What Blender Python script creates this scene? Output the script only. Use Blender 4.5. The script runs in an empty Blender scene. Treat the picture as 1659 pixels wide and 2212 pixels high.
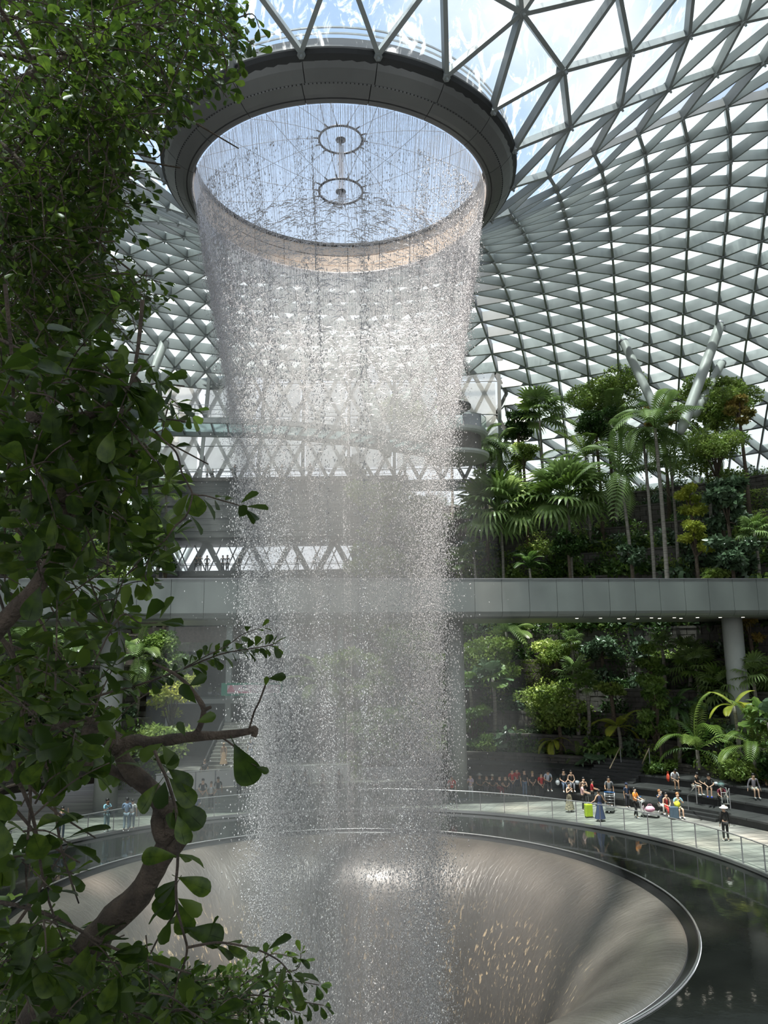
import bpy, math, random
import numpy as np
from mathutils import Vector, Matrix, Euler
random.seed(7); RN = np.random.default_rng(7)
PI = math.pi
S = bpy.context.scene
COL = S.collection

# ---------------------------------------------------------------- camera
W, H, F = 1659, 2212, 1680.0
CZ = 9.243; PITCH = 0.17935; ROLL = -0.01204
CX, CY = -1.768, 31.819                      # axis of the round roof opening and of the pool
cp, sp = math.cos(PITCH), math.sin(PITCH)
F0 = Vector((0, cp, sp)); R0 = Vector((1, 0, 0)); U0 = Vector((0, -sp, cp))
RV = math.cos(ROLL)*R0 + math.sin(ROLL)*U0
UV = -math.sin(ROLL)*R0 + math.cos(ROLL)*U0
cam = bpy.data.cameras.new('camera'); camo = bpy.data.objects.new('camera', cam); COL.objects.link(camo)
cam.sensor_fit = 'VERTICAL'; cam.sensor_height = 36; cam.lens = F/H*36
cam.clip_end = 600; cam.clip_start = .05
m = Matrix.Identity(4)
for i in range(3):
    m[i][0] = RV[i]; m[i][1] = UV[i]; m[i][2] = -F0[i]
m[2][3] = CZ
camo.matrix_world = m
S.camera = camo
CAM = Vector((0, 0, CZ))
def ray(x, y): return (x-829.5)*RV - (y-1106)*UV + F*F0
def at(x, y, d):
    """the point the pixel shows at distance d metres along the view axis"""
    return CAM + ray(x, y)*(d/F)
def atY(x, y, Y):
    r = ray(x, y); return CAM + r*(Y/r.y)
def atz(x, y, z):
    r = ray(x, y); return CAM + r*((z-CZ)/r.z)
def atR(x, R, y=1419):
    """plan point where the view direction of column x meets the far side of the circle of radius R"""
    r = ray(x, y); dx, dy = r.x/r.y, 1.0
    a = dx*dx+1; b = -2*(dx*CX+CY); c = CX*CX+CY*CY-R*R
    t = (-b+math.sqrt(max(0, b*b-4*a*c)))/(2*a)
    return dx*t, t
def pol(R, az, z=0): a = math.radians(az); return Vector((CX+R*math.cos(a), CY+R*math.sin(a), z))

# ---------------------------------------------------------------- light
world = bpy.data.worlds.new('sky'); S.world = world; world.use_nodes = True
nt = world.node_tree; N = nt.nodes; L = nt.links; N.clear()
out = N.new('ShaderNodeOutputWorld'); bg = N.new('ShaderNodeBackground')
tc = N.new('ShaderNodeTexCoord'); sep = N.new('ShaderNodeSeparateXYZ')
L.new(tc.outputs['Generated'], sep.inputs[0])
gr = N.new('ShaderNodeValToRGB'); L.new(sep.outputs['Z'], gr.inputs[0])
e = gr.color_ramp.elements
e[0].position = 0.0; e[0].color = (.80, .88, .93, 1)
e[1].position = .9; e[1].color = (.13, .33, .66, 1)
q = e.new(.28); q.color = (.74, .83, .90, 1)
q = e.new(.58); q.color = (.33, .52, .80, 1)
no = N.new('ShaderNodeTexNoise'); no.inputs['Scale'].default_value = 2.1; no.inputs['Detail'].default_value = 7; no.inputs['Roughness'].default_value = .55
mp = N.new('ShaderNodeMapping'); mp.inputs['Scale'].default_value = (1, 1, 1.6); mp.inputs['Location'].default_value = (7.7, .4, 3.1)
L.new(tc.outputs['Generated'], mp.inputs[0]); L.new(mp.outputs[0], no.inputs['Vector'])
cr = N.new('ShaderNodeValToRGB'); L.new(no.outputs['Fac'], cr.inputs[0])
cr.color_ramp.elements[0].position = .49; cr.color_ramp.elements[1].position = .66; cr.color_ramp.elements[0].color = (.20, .20, .20, 1)
mx = N.new('ShaderNodeMixRGB'); L.new(cr.outputs[0], mx.inputs[0]); L.new(gr.outputs[0], mx.inputs[1]); mx.inputs[2].default_value = (1, .985, 1, 1)
L.new(mx.outputs[0], bg.inputs[0]); bg.inputs[1].default_value = 1.02
L.new(bg.outputs[0], out.inputs[0])
sun = bpy.data.lights.new('sun', 'SUN'); sun.energy = 12.5; sun.angle = math.radians(2.5); sun.color = (1, .95, .86)
suno = bpy.data.objects.new('sun', sun); COL.objects.link(suno)
SD = Vector((.16, .19, -1)).normalized()
suno.rotation_euler = SD.to_track_quat('-Z', 'Y').to_euler(); suno.location = (0, -30, 80)
S.view_settings.view_transform = 'Standard'; S.view_settings.look = 'None'
S.view_settings.gamma = 1; S.view_settings.use_curve_mapping = False
S.view_settings.exposure = 0.3
S.cycles.max_bounces = 8; S.cycles.transparent_max_bounces = 18; S.cycles.diffuse_bounces = 3
S.cycles.glossy_bounces = 3; S.cycles.transmission_bounces = 4; S.cycles.caustics_reflective = False; S.cycles.caustics_refractive = False
S.cycles.sample_clamp_indirect = 6; S.cycles.volume_step_rate = 4; S.cycles.volume_bounces = 0
S.cycles.use_denoising = True; S.cycles.use_adaptive_sampling = True; S.cycles.adaptive_threshold = .03

# ---------------------------------------------------------------- materials
MATS = {}
def mat(name, col, rough=.6, metal=0, spec=.5, var=0, scale=4, col2=None, bump=0, bscale=None, stretch=None, translucent=0, trans_col=None, coat=0):
    if name in MATS: return MATS[name]
    m = bpy.data.materials.new(name); m.use_nodes = True; MATS[name] = m
    N = m.node_tree.nodes; L = m.node_tree.links; b = N['Principled BSDF']
    b.inputs['Roughness'].default_value = rough; b.inputs['Metallic'].default_value = metal
    b.inputs['Specular IOR Level'].default_value = spec; b.inputs['Coat Weight'].default_value = coat
    c2 = col2 or tuple(max(0, c*(1-var)) for c in col)
    tc = N.new('ShaderNodeTexCoord'); mp = N.new('ShaderNodeMapping'); L.new(tc.outputs['Object'], mp.inputs[0])
    if stretch: mp.inputs['Scale'].default_value = stretch
    no = N.new('ShaderNodeTexNoise'); no.inputs['Scale'].default_value = scale; no.inputs['Detail'].default_value = 5
    L.new(mp.outputs[0], no.inputs['Vector'])
    cr = N.new('ShaderNodeValToRGB'); cr.color_ramp.elements[0].position = .35; cr.color_ramp.elements[1].position = .65
    cr.color_ramp.elements[0].color = (*c2, 1); cr.color_ramp.elements[1].color = (*col, 1)
    L.new(no.outputs['Fac'], cr.inputs[0]); L.new(cr.outputs[0], b.inputs['Base Color'])
    if bump:
        n2 = N.new('ShaderNodeTexNoise'); n2.inputs['Scale'].default_value = bscale or scale*5; n2.inputs['Detail'].default_value = 4
        L.new(mp.outputs[0], n2.inputs['Vector'])
        bp = N.new('ShaderNodeBump'); bp.inputs['Strength'].default_value = bump; bp.inputs['Distance'].default_value = .05
        L.new(n2.outputs['Fac'], bp.inputs['Height']); L.new(bp.outputs[0], b.inputs['Normal'])
    if translucent:
        t = N.new('ShaderNodeBsdfTranslucent'); mxs = N.new('ShaderNodeMixShader'); mxs.inputs[0].default_value = translucent
        o = N['Material Output']
        if trans_col: t.inputs[0].default_value = (*trans_col, 1)
        else: L.new(cr.outputs[0], t.inputs[0])
        L.new(b.outputs[0], mxs.inputs[1]); L.new(t.outputs[0], mxs.inputs[2]); L.new(mxs.outputs[0], o.inputs[0])
    return m
def leafmat(name, c1, c2, tr=.35, rough=.45, scale=.9, tc_=None):
    return mat(name, c1, rough=rough, col2=c2, scale=scale, translucent=tr, spec=.5, trans_col=tc_)

def glassmat(name, tint, white, fac, rough=.05, ripple=0, rscale=3, gl=.08, wave=None, thr=(.45, .6)):
    """thin glass: transparent, with a film or frit of white that scatters"""
    m = bpy.data.materials.new(name); m.use_nodes = True; MATS[name] = m
    N = m.node_tree.nodes; L = m.node_tree.links; N.clear()
    o = N.new('ShaderNodeOutputMaterial')
    tr = N.new('ShaderNodeBsdfTransparent'); tr.inputs[0].default_value = (*tint, 1)
    tl = N.new('ShaderNodeBsdfTranslucent'); tl.inputs[0].default_value = (*white, 1)
    df = N.new('ShaderNodeBsdfDiffuse'); df.inputs[0].default_value = (*white, 1)
    g = N.new('ShaderNodeBsdfGlossy'); g.inputs['Roughness'].default_value = rough
    a = N.new('ShaderNodeMixShader'); a.inputs[0].default_value = .45; L.new(tl.outputs[0], a.inputs[1]); L.new(df.outputs[0], a.inputs[2])
    b = N.new('ShaderNodeMixShader'); b.inputs[0].default_value = fac; L.new(tr.outputs[0], b.inputs[1]); L.new(a.outputs[0], b.inputs[2])
    c = N.new('ShaderNodeMixShader'); c.inputs[0].default_value = gl; L.new(b.outputs[0], c.inputs[1]); L.new(g.outputs[0], c.inputs[2])
    L.new(c.outputs[0], o.inputs[0])
    if ripple:
        tc = N.new('ShaderNodeTexCoord'); mp = N.new('ShaderNodeMapping'); L.new(tc.outputs['Object'], mp.inputs[0])
        if wave: mp.inputs['Scale'].default_value = wave
        n = N.new('ShaderNodeTexNoise'); n.inputs['Scale'].default_value = rscale; n.inputs['Detail'].default_value = 6; n.inputs['Roughness'].default_value = .65; n.inputs['Distortion'].default_value = 1.2
        L.new(mp.outputs[0], n.inputs['Vector'])
        cr = N.new('ShaderNodeMapRange'); cr.inputs['From Min'].default_value = thr[0]; cr.inputs['From Max'].default_value = thr[1]
        cr.inputs['To Min'].default_value = fac; cr.inputs['To Max'].default_value = min(1, fac+ripple)
        L.new(n.outputs['Fac'], cr.inputs['Value']); L.new(cr.outputs[0], b.inputs[0])
    return m

# ---------------------------------------------------------------- mesh helpers
def tag(o, label=None, cat=None, group=None, kind=None):
    if label: o['label'] = label
    if cat: o['category'] = cat
    if group: o['group'] = group
    if kind: o['kind'] = kind
    return o
def empty(name, loc=(0, 0, 0), rz=0, label=None, cat=None, group=None, kind=None):
    o = bpy.data.objects.new(name, None); COL.objects.link(o); o.location = loc; o.rotation_euler = (0, 0, rz)
    o.empty_display_size = .2
    return tag(o, label, cat, group, kind)
def link(name, me, parent=None, kind=None):
    o = bpy.data.objects.new(name, me); COL.objects.link(o)
    if parent is not None: o.parent = parent
    if kind: o['kind'] = kind
    return o
class MB:
    def __init__(s): s.v = []; s.f = []; s.sm = False
    def add(s, vs, fs):
        n = len(s.v); s.v += [tuple(p) for p in vs]; s.f += [tuple(i+n for i in f) for f in fs]; return s
    def box(s, c, d, M=None, taper=1):
        x, y, z = d[0]/2, d[1]/2, d[2]/2; c = Vector(c); vs = []
        for k in (-1, 1):
            t = 1 if k < 0 else taper
            for a, b in ((-1, -1), (1, -1), (1, 1), (-1, 1)):
                p = Vector((a*x*t, b*y*t, k*z))
                if M: p = M @ p
                vs.append(p+c)
        return s.add(vs, [(0, 3, 2, 1), (4, 5, 6, 7), (0, 1, 5, 4), (1, 2, 6, 5), (2, 3, 7, 6), (3, 0, 4, 7)])
    def bar(s, a, b, w, d, up, off=0):
        """rectangular bar from a to b; width w across, depth d along -up, starting off below the line"""
        a = Vector(a); b = Vector(b); t = (b-a).normalized(); up = Vector(up); up = (up-t*up.dot(t)).normalized(); sd = t.cross(up)
        vs = [p+sd*x*w/2-up*(off+y*d) for p in (a, b) for x, y in ((-1, 0), (1, 0), (1, 1), (-1, 1))]
        return s.add(vs, [(0, 3, 2, 1), (4, 5, 6, 7), (0, 1, 5, 4), (1, 2, 6, 5), (2, 3, 7, 6), (3, 0, 4, 7)])
    def tube(s, pts, rs, n=8, cap=True):
        pts = [Vector(p) for p in pts]
        if not hasattr(rs, '__len__'): rs = [rs]*len(pts)
        base = len(s.v); prev = None
        for i, p in enumerate(pts):
            t = (pts[min(i+1, len(pts)-1)]-pts[max(i-1, 0)]); t = t.normalized() if t.length > 1e-9 else Vector((0, 0, 1))
            u = prev if prev else (Vector((0, 0, 1)) if abs(t.z) < .9 else Vector((1, 0, 0)))
            u = u-t*u.dot(t); u = u.normalized() if u.length > 1e-6 else t.orthogonal().normalized(); prev = u; w = t.cross(u)
            for k in range(n):
                a = 2*PI*k/n; s.v.append(tuple(p+(u*math.cos(a)+w*math.sin(a))*rs[i]))
        for i in range(len(pts)-1):
            for k in range(n):
                a = base+i*n+k; b = base+i*n+(k+1) % n; s.f.append((a, b, b+n, a+n))
        if cap:
            s.f.append(tuple(base+k for k in reversed(range(n)))); e = base+(len(pts)-1)*n; s.f.append(tuple(e+k for k in range(n)))
        return s
    def lathe(s, prof, n=24, c=(0, 0, 0), a0=0, a1=360, close=None):
        full = abs(a1-a0-360) < 1e-6; m = n if full else n+1; base = len(s.v)
        for r, z in prof:
            for k in range(m):
                a = math.radians(a0+(a1-a0)*k/n); s.v.append((c[0]+r*math.cos(a), c[1]+r*math.sin(a), c[2]+z))
        for i in range(len(prof)-1):
            for k in range(n):
                a = base+i*m+k; b = base+i*m+(k+1) % m; s.f.append((a, b, b+m, a+m))
        return s
    def arcbox(s, r0, r1, z0, z1, a0, a1, n=2, c=(CX, CY)):
        """solid ring segment"""
        base = len(s.v)
        for k in range(n+1):
            a = math.radians(a0+(a1-a0)*k/n); ca, sa = math.cos(a), math.sin(a)
            for r, z in ((r0, z0), (r1, z0), (r1, z1), (r0, z1)): s.v.append((c[0]+r*ca, c[1]+r*sa, z))
        for k in range(n):
            for j in range(4):
                a = base+4*k+j; b = base+4*k+(j+1) % 4; s.f.append((a, b, b+4, a+4))
        s.f.append((base, base+3, base+2, base+1)); e = base+4*n; s.f.append((e, e+1, e+2, e+3))
        return s
    def blob(s, c, r, M=None, nu=10, nv=7):
        c = Vector(c); base = len(s.v)
        if not hasattr(r, '__len__'): r = (r, r, r)
        pts = []
        for j in range(1, nv):
            ph = PI*j/nv
            for i in range(nu):
                th = 2*PI*i/nu; pts.append(Vector((r[0]*math.sin(ph)*math.cos(th), r[1]*math.sin(ph)*math.sin(th), r[2]*math.cos(ph))))
        pts += [Vector((0, 0, r[2])), Vector((0, 0, -r[2]))]
        fs = []
        for j in range(nv-2):
            for i in range(nu):
                a = j*nu+i; b = j*nu+(i+1) % nu; fs.append((a, a+nu, b+nu, b))
        t = (nv-1)*nu
        for i in range(nu): fs.append((t, i, (i+1) % nu)); fs.append((t+1, (nv-2)*nu+(i+1) % nu, (nv-2)*nu+i))
        if M: pts = [M @ p for p in pts]
        return s.add([p+c for p in pts], fs)
    def mesh(s, name, m=None, smooth=False):
        me = bpy.data.meshes.new(name); me.from_pydata(s.v, [], s.f); me.update()
        if m: me.materials.append(m)
        if smooth or s.sm: me.polygons.foreach_set('use_smooth', [True]*len(me.polygons))
        return me
    def build(s, name, m=None, parent=None, kind=None, smooth=False):
        return link(name, s.mesh(name, m, smooth), parent, kind)
def npmesh(name, V, Fc, m=None, smooth=False):
    """V (n,3), Fc (m,k) with k verts per face"""
    me = bpy.data.meshes.new(name); V = np.asarray(V, np.float32); Fc = np.asarray(Fc, np.int32); k = Fc.shape[1]
    me.vertices.add(len(V)); me.vertices.foreach_set('co', V.ravel())
    me.loops.add(Fc.size); me.loops.foreach_set('vertex_index', Fc.ravel())
    me.polygons.add(len(Fc)); me.polygons.foreach_set('loop_start', np.arange(len(Fc), dtype=np.int32)*k)
    me.polygons.foreach_set('loop_total', np.full(len(Fc), k, np.int32))
    if smooth: me.polygons.foreach_set('use_smooth', np.ones(len(Fc), bool))
    me.update(calc_edges=True)
    if m: me.materials.append(m)
    return me
def scatter_np(V0, F0, P, R, Sc):
    """many rotated, scaled copies of a small mesh joined: P (n,3), R (n,3,3), Sc (n,)"""
    V0 = np.asarray(V0, float); F0 = np.asarray(F0)
    V = np.einsum('nij,vj->nvi', R, V0)*Sc[:, None, None]+P[:, None, :]
    Fc = F0[None]+(np.arange(len(P))*len(V0))[:, None, None]
    return V.reshape(-1, 3), Fc.reshape(-1, F0.shape[1])
def rand_rot(n, up_bias=0.0, rng=RN):
    """frames whose z axis leans to world up by up_bias"""
    z = rng.normal(size=(n, 3)); z /= np.linalg.norm(z, axis=1)[:, None]; z = z+np.array([0, 0, up_bias]); z /= np.linalg.norm(z, axis=1)[:, None]
    x = rng.normal(size=(n, 3)); x -= (x*z).sum(1)[:, None]*z; x /= np.linalg.norm(x, axis=1)[:, None]
    return np.stack([x, np.cross(z, x), z], axis=2)
def copy_tree(o, parent=None):
    c = o.copy(); COL.objects.link(c)
    if parent is not None: c.parent = parent
    for ch in list(o.children): copy_tree(ch, c)
    return c

M_BEAM = mat('painted_steel', (.28, .30, .30), rough=.42, var=.12, scale=.6)
M_RING = mat('dark_ring_metal', (.17, .17, .168), rough=.4, var=.08, scale=.8, metal=.3)
M_RINGB = mat('dark_gap', (.02, .02, .02))
M_TAN = mat('pale_ring_panel', (.62, .50, .40), rough=.4, var=.15, scale=2)
M_STEEL = mat('brushed_steel', (.6, .6, .6), rough=.3, metal=.9)
M_COL = mat('white_column', (.40, .42, .40), rough=.5, var=.05)
M_FASCIA = mat('fascia_panel', (.20, .22, .21), rough=.38, var=.10, scale=.5, metal=.2)
M_SOFFIT = mat('soffit', (.30, .31, .30), rough=.4, metal=.3)
M_DARK = mat('dark_stone', (.055, .055, .055), rough=.55, var=.25, scale=2, bump=.2)
M_STONE = mat('stone_block', (.12, .108, .097), rough=.85, var=.35, scale=3, bump=.3, bscale=12)
M_SOIL = mat('soil', (.035, .028, .02), rough=.95, var=.4, bump=.4)
M_DECK = mat('deck_stone', (.30, .29, .26), rough=.55, col2=(.13, .127, .118), scale=1.1, stretch=(.22, 2.2, 1), bump=.15, bscale=7)
M_WHITE = mat('white_paint', (.72, .72, .70), rough=.5)
M_BLACK = mat('black_stone', (.012, .012, .012), rough=.25)
G_ROOF = glassmat('roof_glass', (.76, .90, .92), (.74, .82, .82), .30, rough=.12, ripple=.42, rscale=1.6, wave=(1, .45, 1), thr=(.42, .62))
G_WET = glassmat('wet_roof_glass', (.85, .95, 1), (.9, .95, 1), .06, rough=.1, ripple=.75, rscale=1.5, wave=(1.2, .35, 1), thr=(.52, .66))
G_FAR = glassmat('fritted_roof_glass', (.72, .85, .87), (.66, .72, .72), .55, rough=.2, ripple=.15, rscale=.4)
G_CLEAR = glassmat('clear_glass', (.93, .97, .955), (.8, .9, .88), .015, rough=.02, gl=.05)
G_BLIND = glassmat('blind_fabric', (.95, .95, .93), (1, .99, .96), .36, rough=.5, gl=0)

# ---------------------------------------------------------------- roof
PROF = [(7.69, 30.3), (10, 32.1), (13, 33.9), (17, 36.2), (22, 38.4), (28, 40.0), (35, 40.6), (42, 39.9), (50, 37.6), (58, 33.2), (64, 27.5), (69, 21), (73, 13)]
PR = np.array(PROF); _r = np.linspace(7.69, 73, 800); 
def _smooth():
    z = np.interp(_r, PR[:, 0], PR[:, 1]); k = np.ones(41)/41; zp = np.pad(z, 20, mode='reflect', reflect_type='odd'); return np.convolve(zp, k, 'valid')
_z = _smooth(); _s = np.concatenate([[0], np.cumsum(np.hypot(np.diff(_r), np.diff(_z)))])
STEP = 2.95
KMAX = 2+int(_s[-1]/STEP)
def rk(k):
    s = (k-2)*STEP; return float(np.interp(s, _s, _r)), float(np.interp(s, _s, _z))
PH0 = 3.0
def node(k, j):
    r, z = rk(k); a = math.radians(PH0+360*j/18) if k == 2 else math.radians(PH0+10+360*j/(6*k)); return Vector((CX+r*math.cos(a), CY+r*math.sin(a), z))
def roof_normal(p):
    r = math.hypot(p.x-CX, p.y-CY); e = .5
    dz = (np.interp(r+e, _r, _z)-np.interp(r-e, _r, _z))/(2*e)
    d = Vector(((p.x-CX)/r, (p.y-CY)/r, 0)); return Vector((-dz*d.x, -dz*d.y, 1)).normalized()
def gate(p): return p.y > 77.2 and -24.5 < p.x < 12.2
def keep(p): return p.y > -26 and not gate(p)
faces = []; edges = set()
for j in range(18):      # band of 36 triangles between the opening and the first hoop
    faces.append(((2, j), (3, j), (2, (j+1) % 18))); faces.append(((3, j), (3, (j+1) % 18), (2, (j+1) % 18)))
for k in range(3, KMAX):
    for s6 in range(6):
        for j in range(k):
            a = (k, (s6*k+j) % (6*k)); b = (k, (s6*k+j+1) % (6*k))
            c = (k+1, (s6*(k+1)+j) % (6*(k+1))); d = (k+1, (s6*(k+1)+j+1) % (6*(k+1)))
            faces.append((a, c, d)); faces.append((a, d, b))
        # closing triangle of the sector shares the next sector's first node
ND = {}
def nd(t):
    if t not in ND: ND[t] = node(*t)
    return ND[t]
FL = []
for f in faces:
    P = [nd(t) for t in f]; c = (P[0]+P[1]+P[2])/3
    if keep(c):
        FL.append(f)
        for i in range(3):
            e_ = tuple(sorted((f[i], f[(i+1) % 3])))
            if e_[1][0] > 2: edges.add(e_)
ceiling = empty('ceiling', (CX, CY, 30), kind='structure')
def view(p):
    d = p-CAM; f = d.dot(F0)
    if f < .5: return None
    return 829.5+F*d.dot(RV)/f, 1106-F*d.dot(UV)/f, f
def inview(p, mrg=60):
    v = view(p)
    return v is not None and -mrg < v[0] < W+mrg and -mrg < v[1] < H+mrg
CEI = Vector((CX, CY, 30))
def beam_dims(a):
    k = a[0]; return (.17, .32+min(.95, max(0, (k-5)*.085)))
EL = [(e_, (nd(e_[0])+nd(e_[1]))/2) for e_ in edges]
vis = sorted([(view(c)[2], i) for i, (e_, c) in enumerate(EL) if inview(c)])
big = set(i for _, i in vis[:300])
rest = MB()
for i, (e_, c) in enumerate(EL):
    a, b = nd(e_[0]), nd(e_[1]); w, d = beam_dims(e_[0]); n = roof_normal(c)
    if i in big:
        mb = MB(); mb.bar(a-CEI, b-CEI, w, d, n); o = mb.build('roof_beam', M_BEAM, ceiling)
    else: rest.bar(a-CEI, b-CEI, w, d, n)
rest.build('roof_beams', M_BEAM, ceiling, 'stuff')
# nodes: short drums with a small stub below
nb = MB(); V0 = MB().tube([(0, 0, 0), (0, 0, 1)], 1, 6)
for t, p in ND.items():
    if not keep(p): continue
    n = roof_normal(p); w, d = beam_dims(t); q = p-CEI
    near = inview(p, 20) and view(p)[2] < 60
    nb.tube([q+n*.05, q-n*(d+.05)], .15, 6)
    if near: nb.tube([q-n*(d+.04), q-n*(d+.18)], [.07, .05], 6)
nb.build('roof_nodes', M_BEAM, ceiling, 'stuff')
# glass: the largest panes singly, the rest joined
fc = [((nd(f[0])+nd(f[1])+nd(f[2]))/3, f) for f in FL]
visf = sorted([(view(c)[2], i) for i, (c, f) in enumerate(fc) if inview(c)])
bigf = set(i for _, i in visf[:300])
Vr = []; Fr = []; Vm = []; Fm = []
for i, (c, f) in enumerate(fc):
    n = roof_normal(c); P = [nd(t)+n*.03-CEI for t in f]
    if i in bigf:
        mb = MB(); cc = (P[0]+P[1]+P[2])/3; Q = [cc+(p-cc)*.975 for p in P]
        mb.add([q for q in Q], [(0, 1, 2)])
        r = math.hypot(c.x-CX, c.y-CY)
        mb.build('roof_glass_pane', G_WET if (r < 15) else G_ROOF, ceiling)
    else:
        r = math.hypot(c.x-CX, c.y-CY)
        if r < 24: b_ = len(Vm); Vm += [tuple(p) for p in P]; Fm.append((b_, b_+1, b_+2))
        else: b_ = len(Vr); Vr += [tuple(p) for p in P]; Fr.append((b_, b_+1, b_+2))
link('roof_glass', npmesh('roof_glass', Vr, Fr, G_FAR), ceiling, 'stuff')
if Vm: link('wet_roof_glass', npmesh('wet_roof_glass', Vm, Fm, G_ROOF), ceiling, 'stuff')

# ---------------------------------------------------------------- oculus ring and its wheels
OC = empty('oculus_ring', (CX, CY, 29), label='dark grey steel ring of curved panels round the roof opening the water falls through', cat='ring')
def ringpanel(profile, a0, a1, n, name, m, label=None, thick=.06):
    mb = MB(); pr = [(r, z-29) for r, z in profile]
    mb.lathe(pr, n, (0, 0, 0), a0, a1)
    nv = len(mb.v); m_ = n+1; fs = list(mb.f)
    # back side for thickness
    back = [(r+thick*.6, z+thick*.9) for r, z in pr]
    mb.lathe(back, n, (0, 0, 0), a0, a1)
    L_ = len(pr)
    for i in range(L_-1):
        for k in (0, n):
            a = i*m_+k; mb.f.append((a, a+m_, a+m_+nv, a+nv))
    for i in (0, L_-1):
        for k in range(n):
            a = i*m_+k; mb.f.append((a, a+1, a+1+nv, a+nv))
    o = mb.build(name, m, OC, smooth=False)
    if label: o['label'] = label
    return o
for s in range(18):
    a = PH0+s*20
    ringpanel([(7.80, 30.22), (7.72, 29.95), (7.52, 29.68), (7.2, 29.37)], a+.12, a+19.88, 6, 'outer_panel', M_RING)
    ringpanel([(7.15, 29.33), (6.85, 29.16), (6.55, 29.06), (6.463, 29.08)], a-1+.12, a+18.88, 6, 'inner_panel', M_RING)
MB().lathe([(7.84, 1.2), (7.80, 1.02), (7.6, .80), (7.2, .49), (6.85, .28), (6.55, .18), (6.52, .3)], 96).build('gap_backing', M_RINGB, OC)
rb = MB()
for k in range(300):
    a = math.radians(k*1.2); r = 7.175; c = Vector((r*math.cos(a), r*math.sin(a), .345))
    rb.box(c, (.035, .035, .03), Matrix.Rotation(a, 3, 'Z'))
rb.build('bolt_row', M_RINGB, OC, 'stuff')
for s in range(24):
    a = s*15
    for z0, z1, r in ((.10, .48, 6.50), (.53, 1.05, 6.54), (1.12, 1.62, 6.58)):
        MB().arcbox(r, r+.05, z0, z1, a+.15, a+14.85, 4, (0, 0)).build('inner_wall_panel', M_TAN, OC)
MB().arcbox(6.66, 6.72, .1, 1.7, 0, 360, 96, (0, 0)).build('inner_wall', M_RINGB, OC)
MB().arcbox(6.45, 6.75, 1.66, 1.78, 0, 360, 96, (0, 0)).build('top_rim', M_RINGB, OC)
MB().arcbox(7.35, 7.5, .9, 1.9, 0, 360, 96, (0, 0)).build('upstand', M_RING, OC)
rail = MB()
for z in (2.05, 2.3): rail.tube([(7.55*math.cos(a*PI/48), 7.55*math.sin(a*PI/48), z) for a in range(97)], .04, 5)
rail.build('upstand_rail', M_STEEL, OC)

def wheel(z, name, zr, label):
    w = empty(name, (CX, CY, z), label=label, cat='cable wheel')
    def ring(R, t, nm, n=40):
        MB().tube([(R*math.cos(2*PI*k/n), R*math.sin(2*PI*k/n), 0) for k in range(n+1)], t, 8, False).build(nm, M_BLACKM, w, smooth=True)
    ring(.98, .05, 'rim_ring'); ring(.20, .04, 'hub_ring', 16)
    MB().lathe([(.2, .03), (.1, .06), (.02, .1), (.02, -.3), (.1, -.06), (.2, -.03)], 12).build('hub', M_BLACKM, w)
    for k in range(14):
        a = 2*PI*k/14+.12; d = Vector((math.cos(a), math.sin(a), 0))
        pts = []
        for q in range(9):
            t = q/8; pts.append(d*(.98+(6.45-.98)*t)+Vector((0, 0, (zr-z)*t**1.6)))
        c = MB().tube(pts, .012, 4).build('cable', M_STEELD, w)
        MB().tube([d*.95, d*1.25+Vector((0, 0, .03))], [.05, .02], 6).build('cable_socket', M_BLACKM, w)
    return w
M_BLACKM = mat('black_metal', (.03, .03, .035), rough=.4, metal=.6)
M_STEELD = mat('grey_cable', (.30, .30, .32), rough=.4, metal=.6)
wheel(29.66, 'cable_wheel', 30.6, 'lower black cable wheel hung level in the roof opening, fourteen thin cables')
wheel(32.25, 'cable_wheel', 30.85, 'upper black cable wheel half hidden by falling water, above the lower one')

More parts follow.
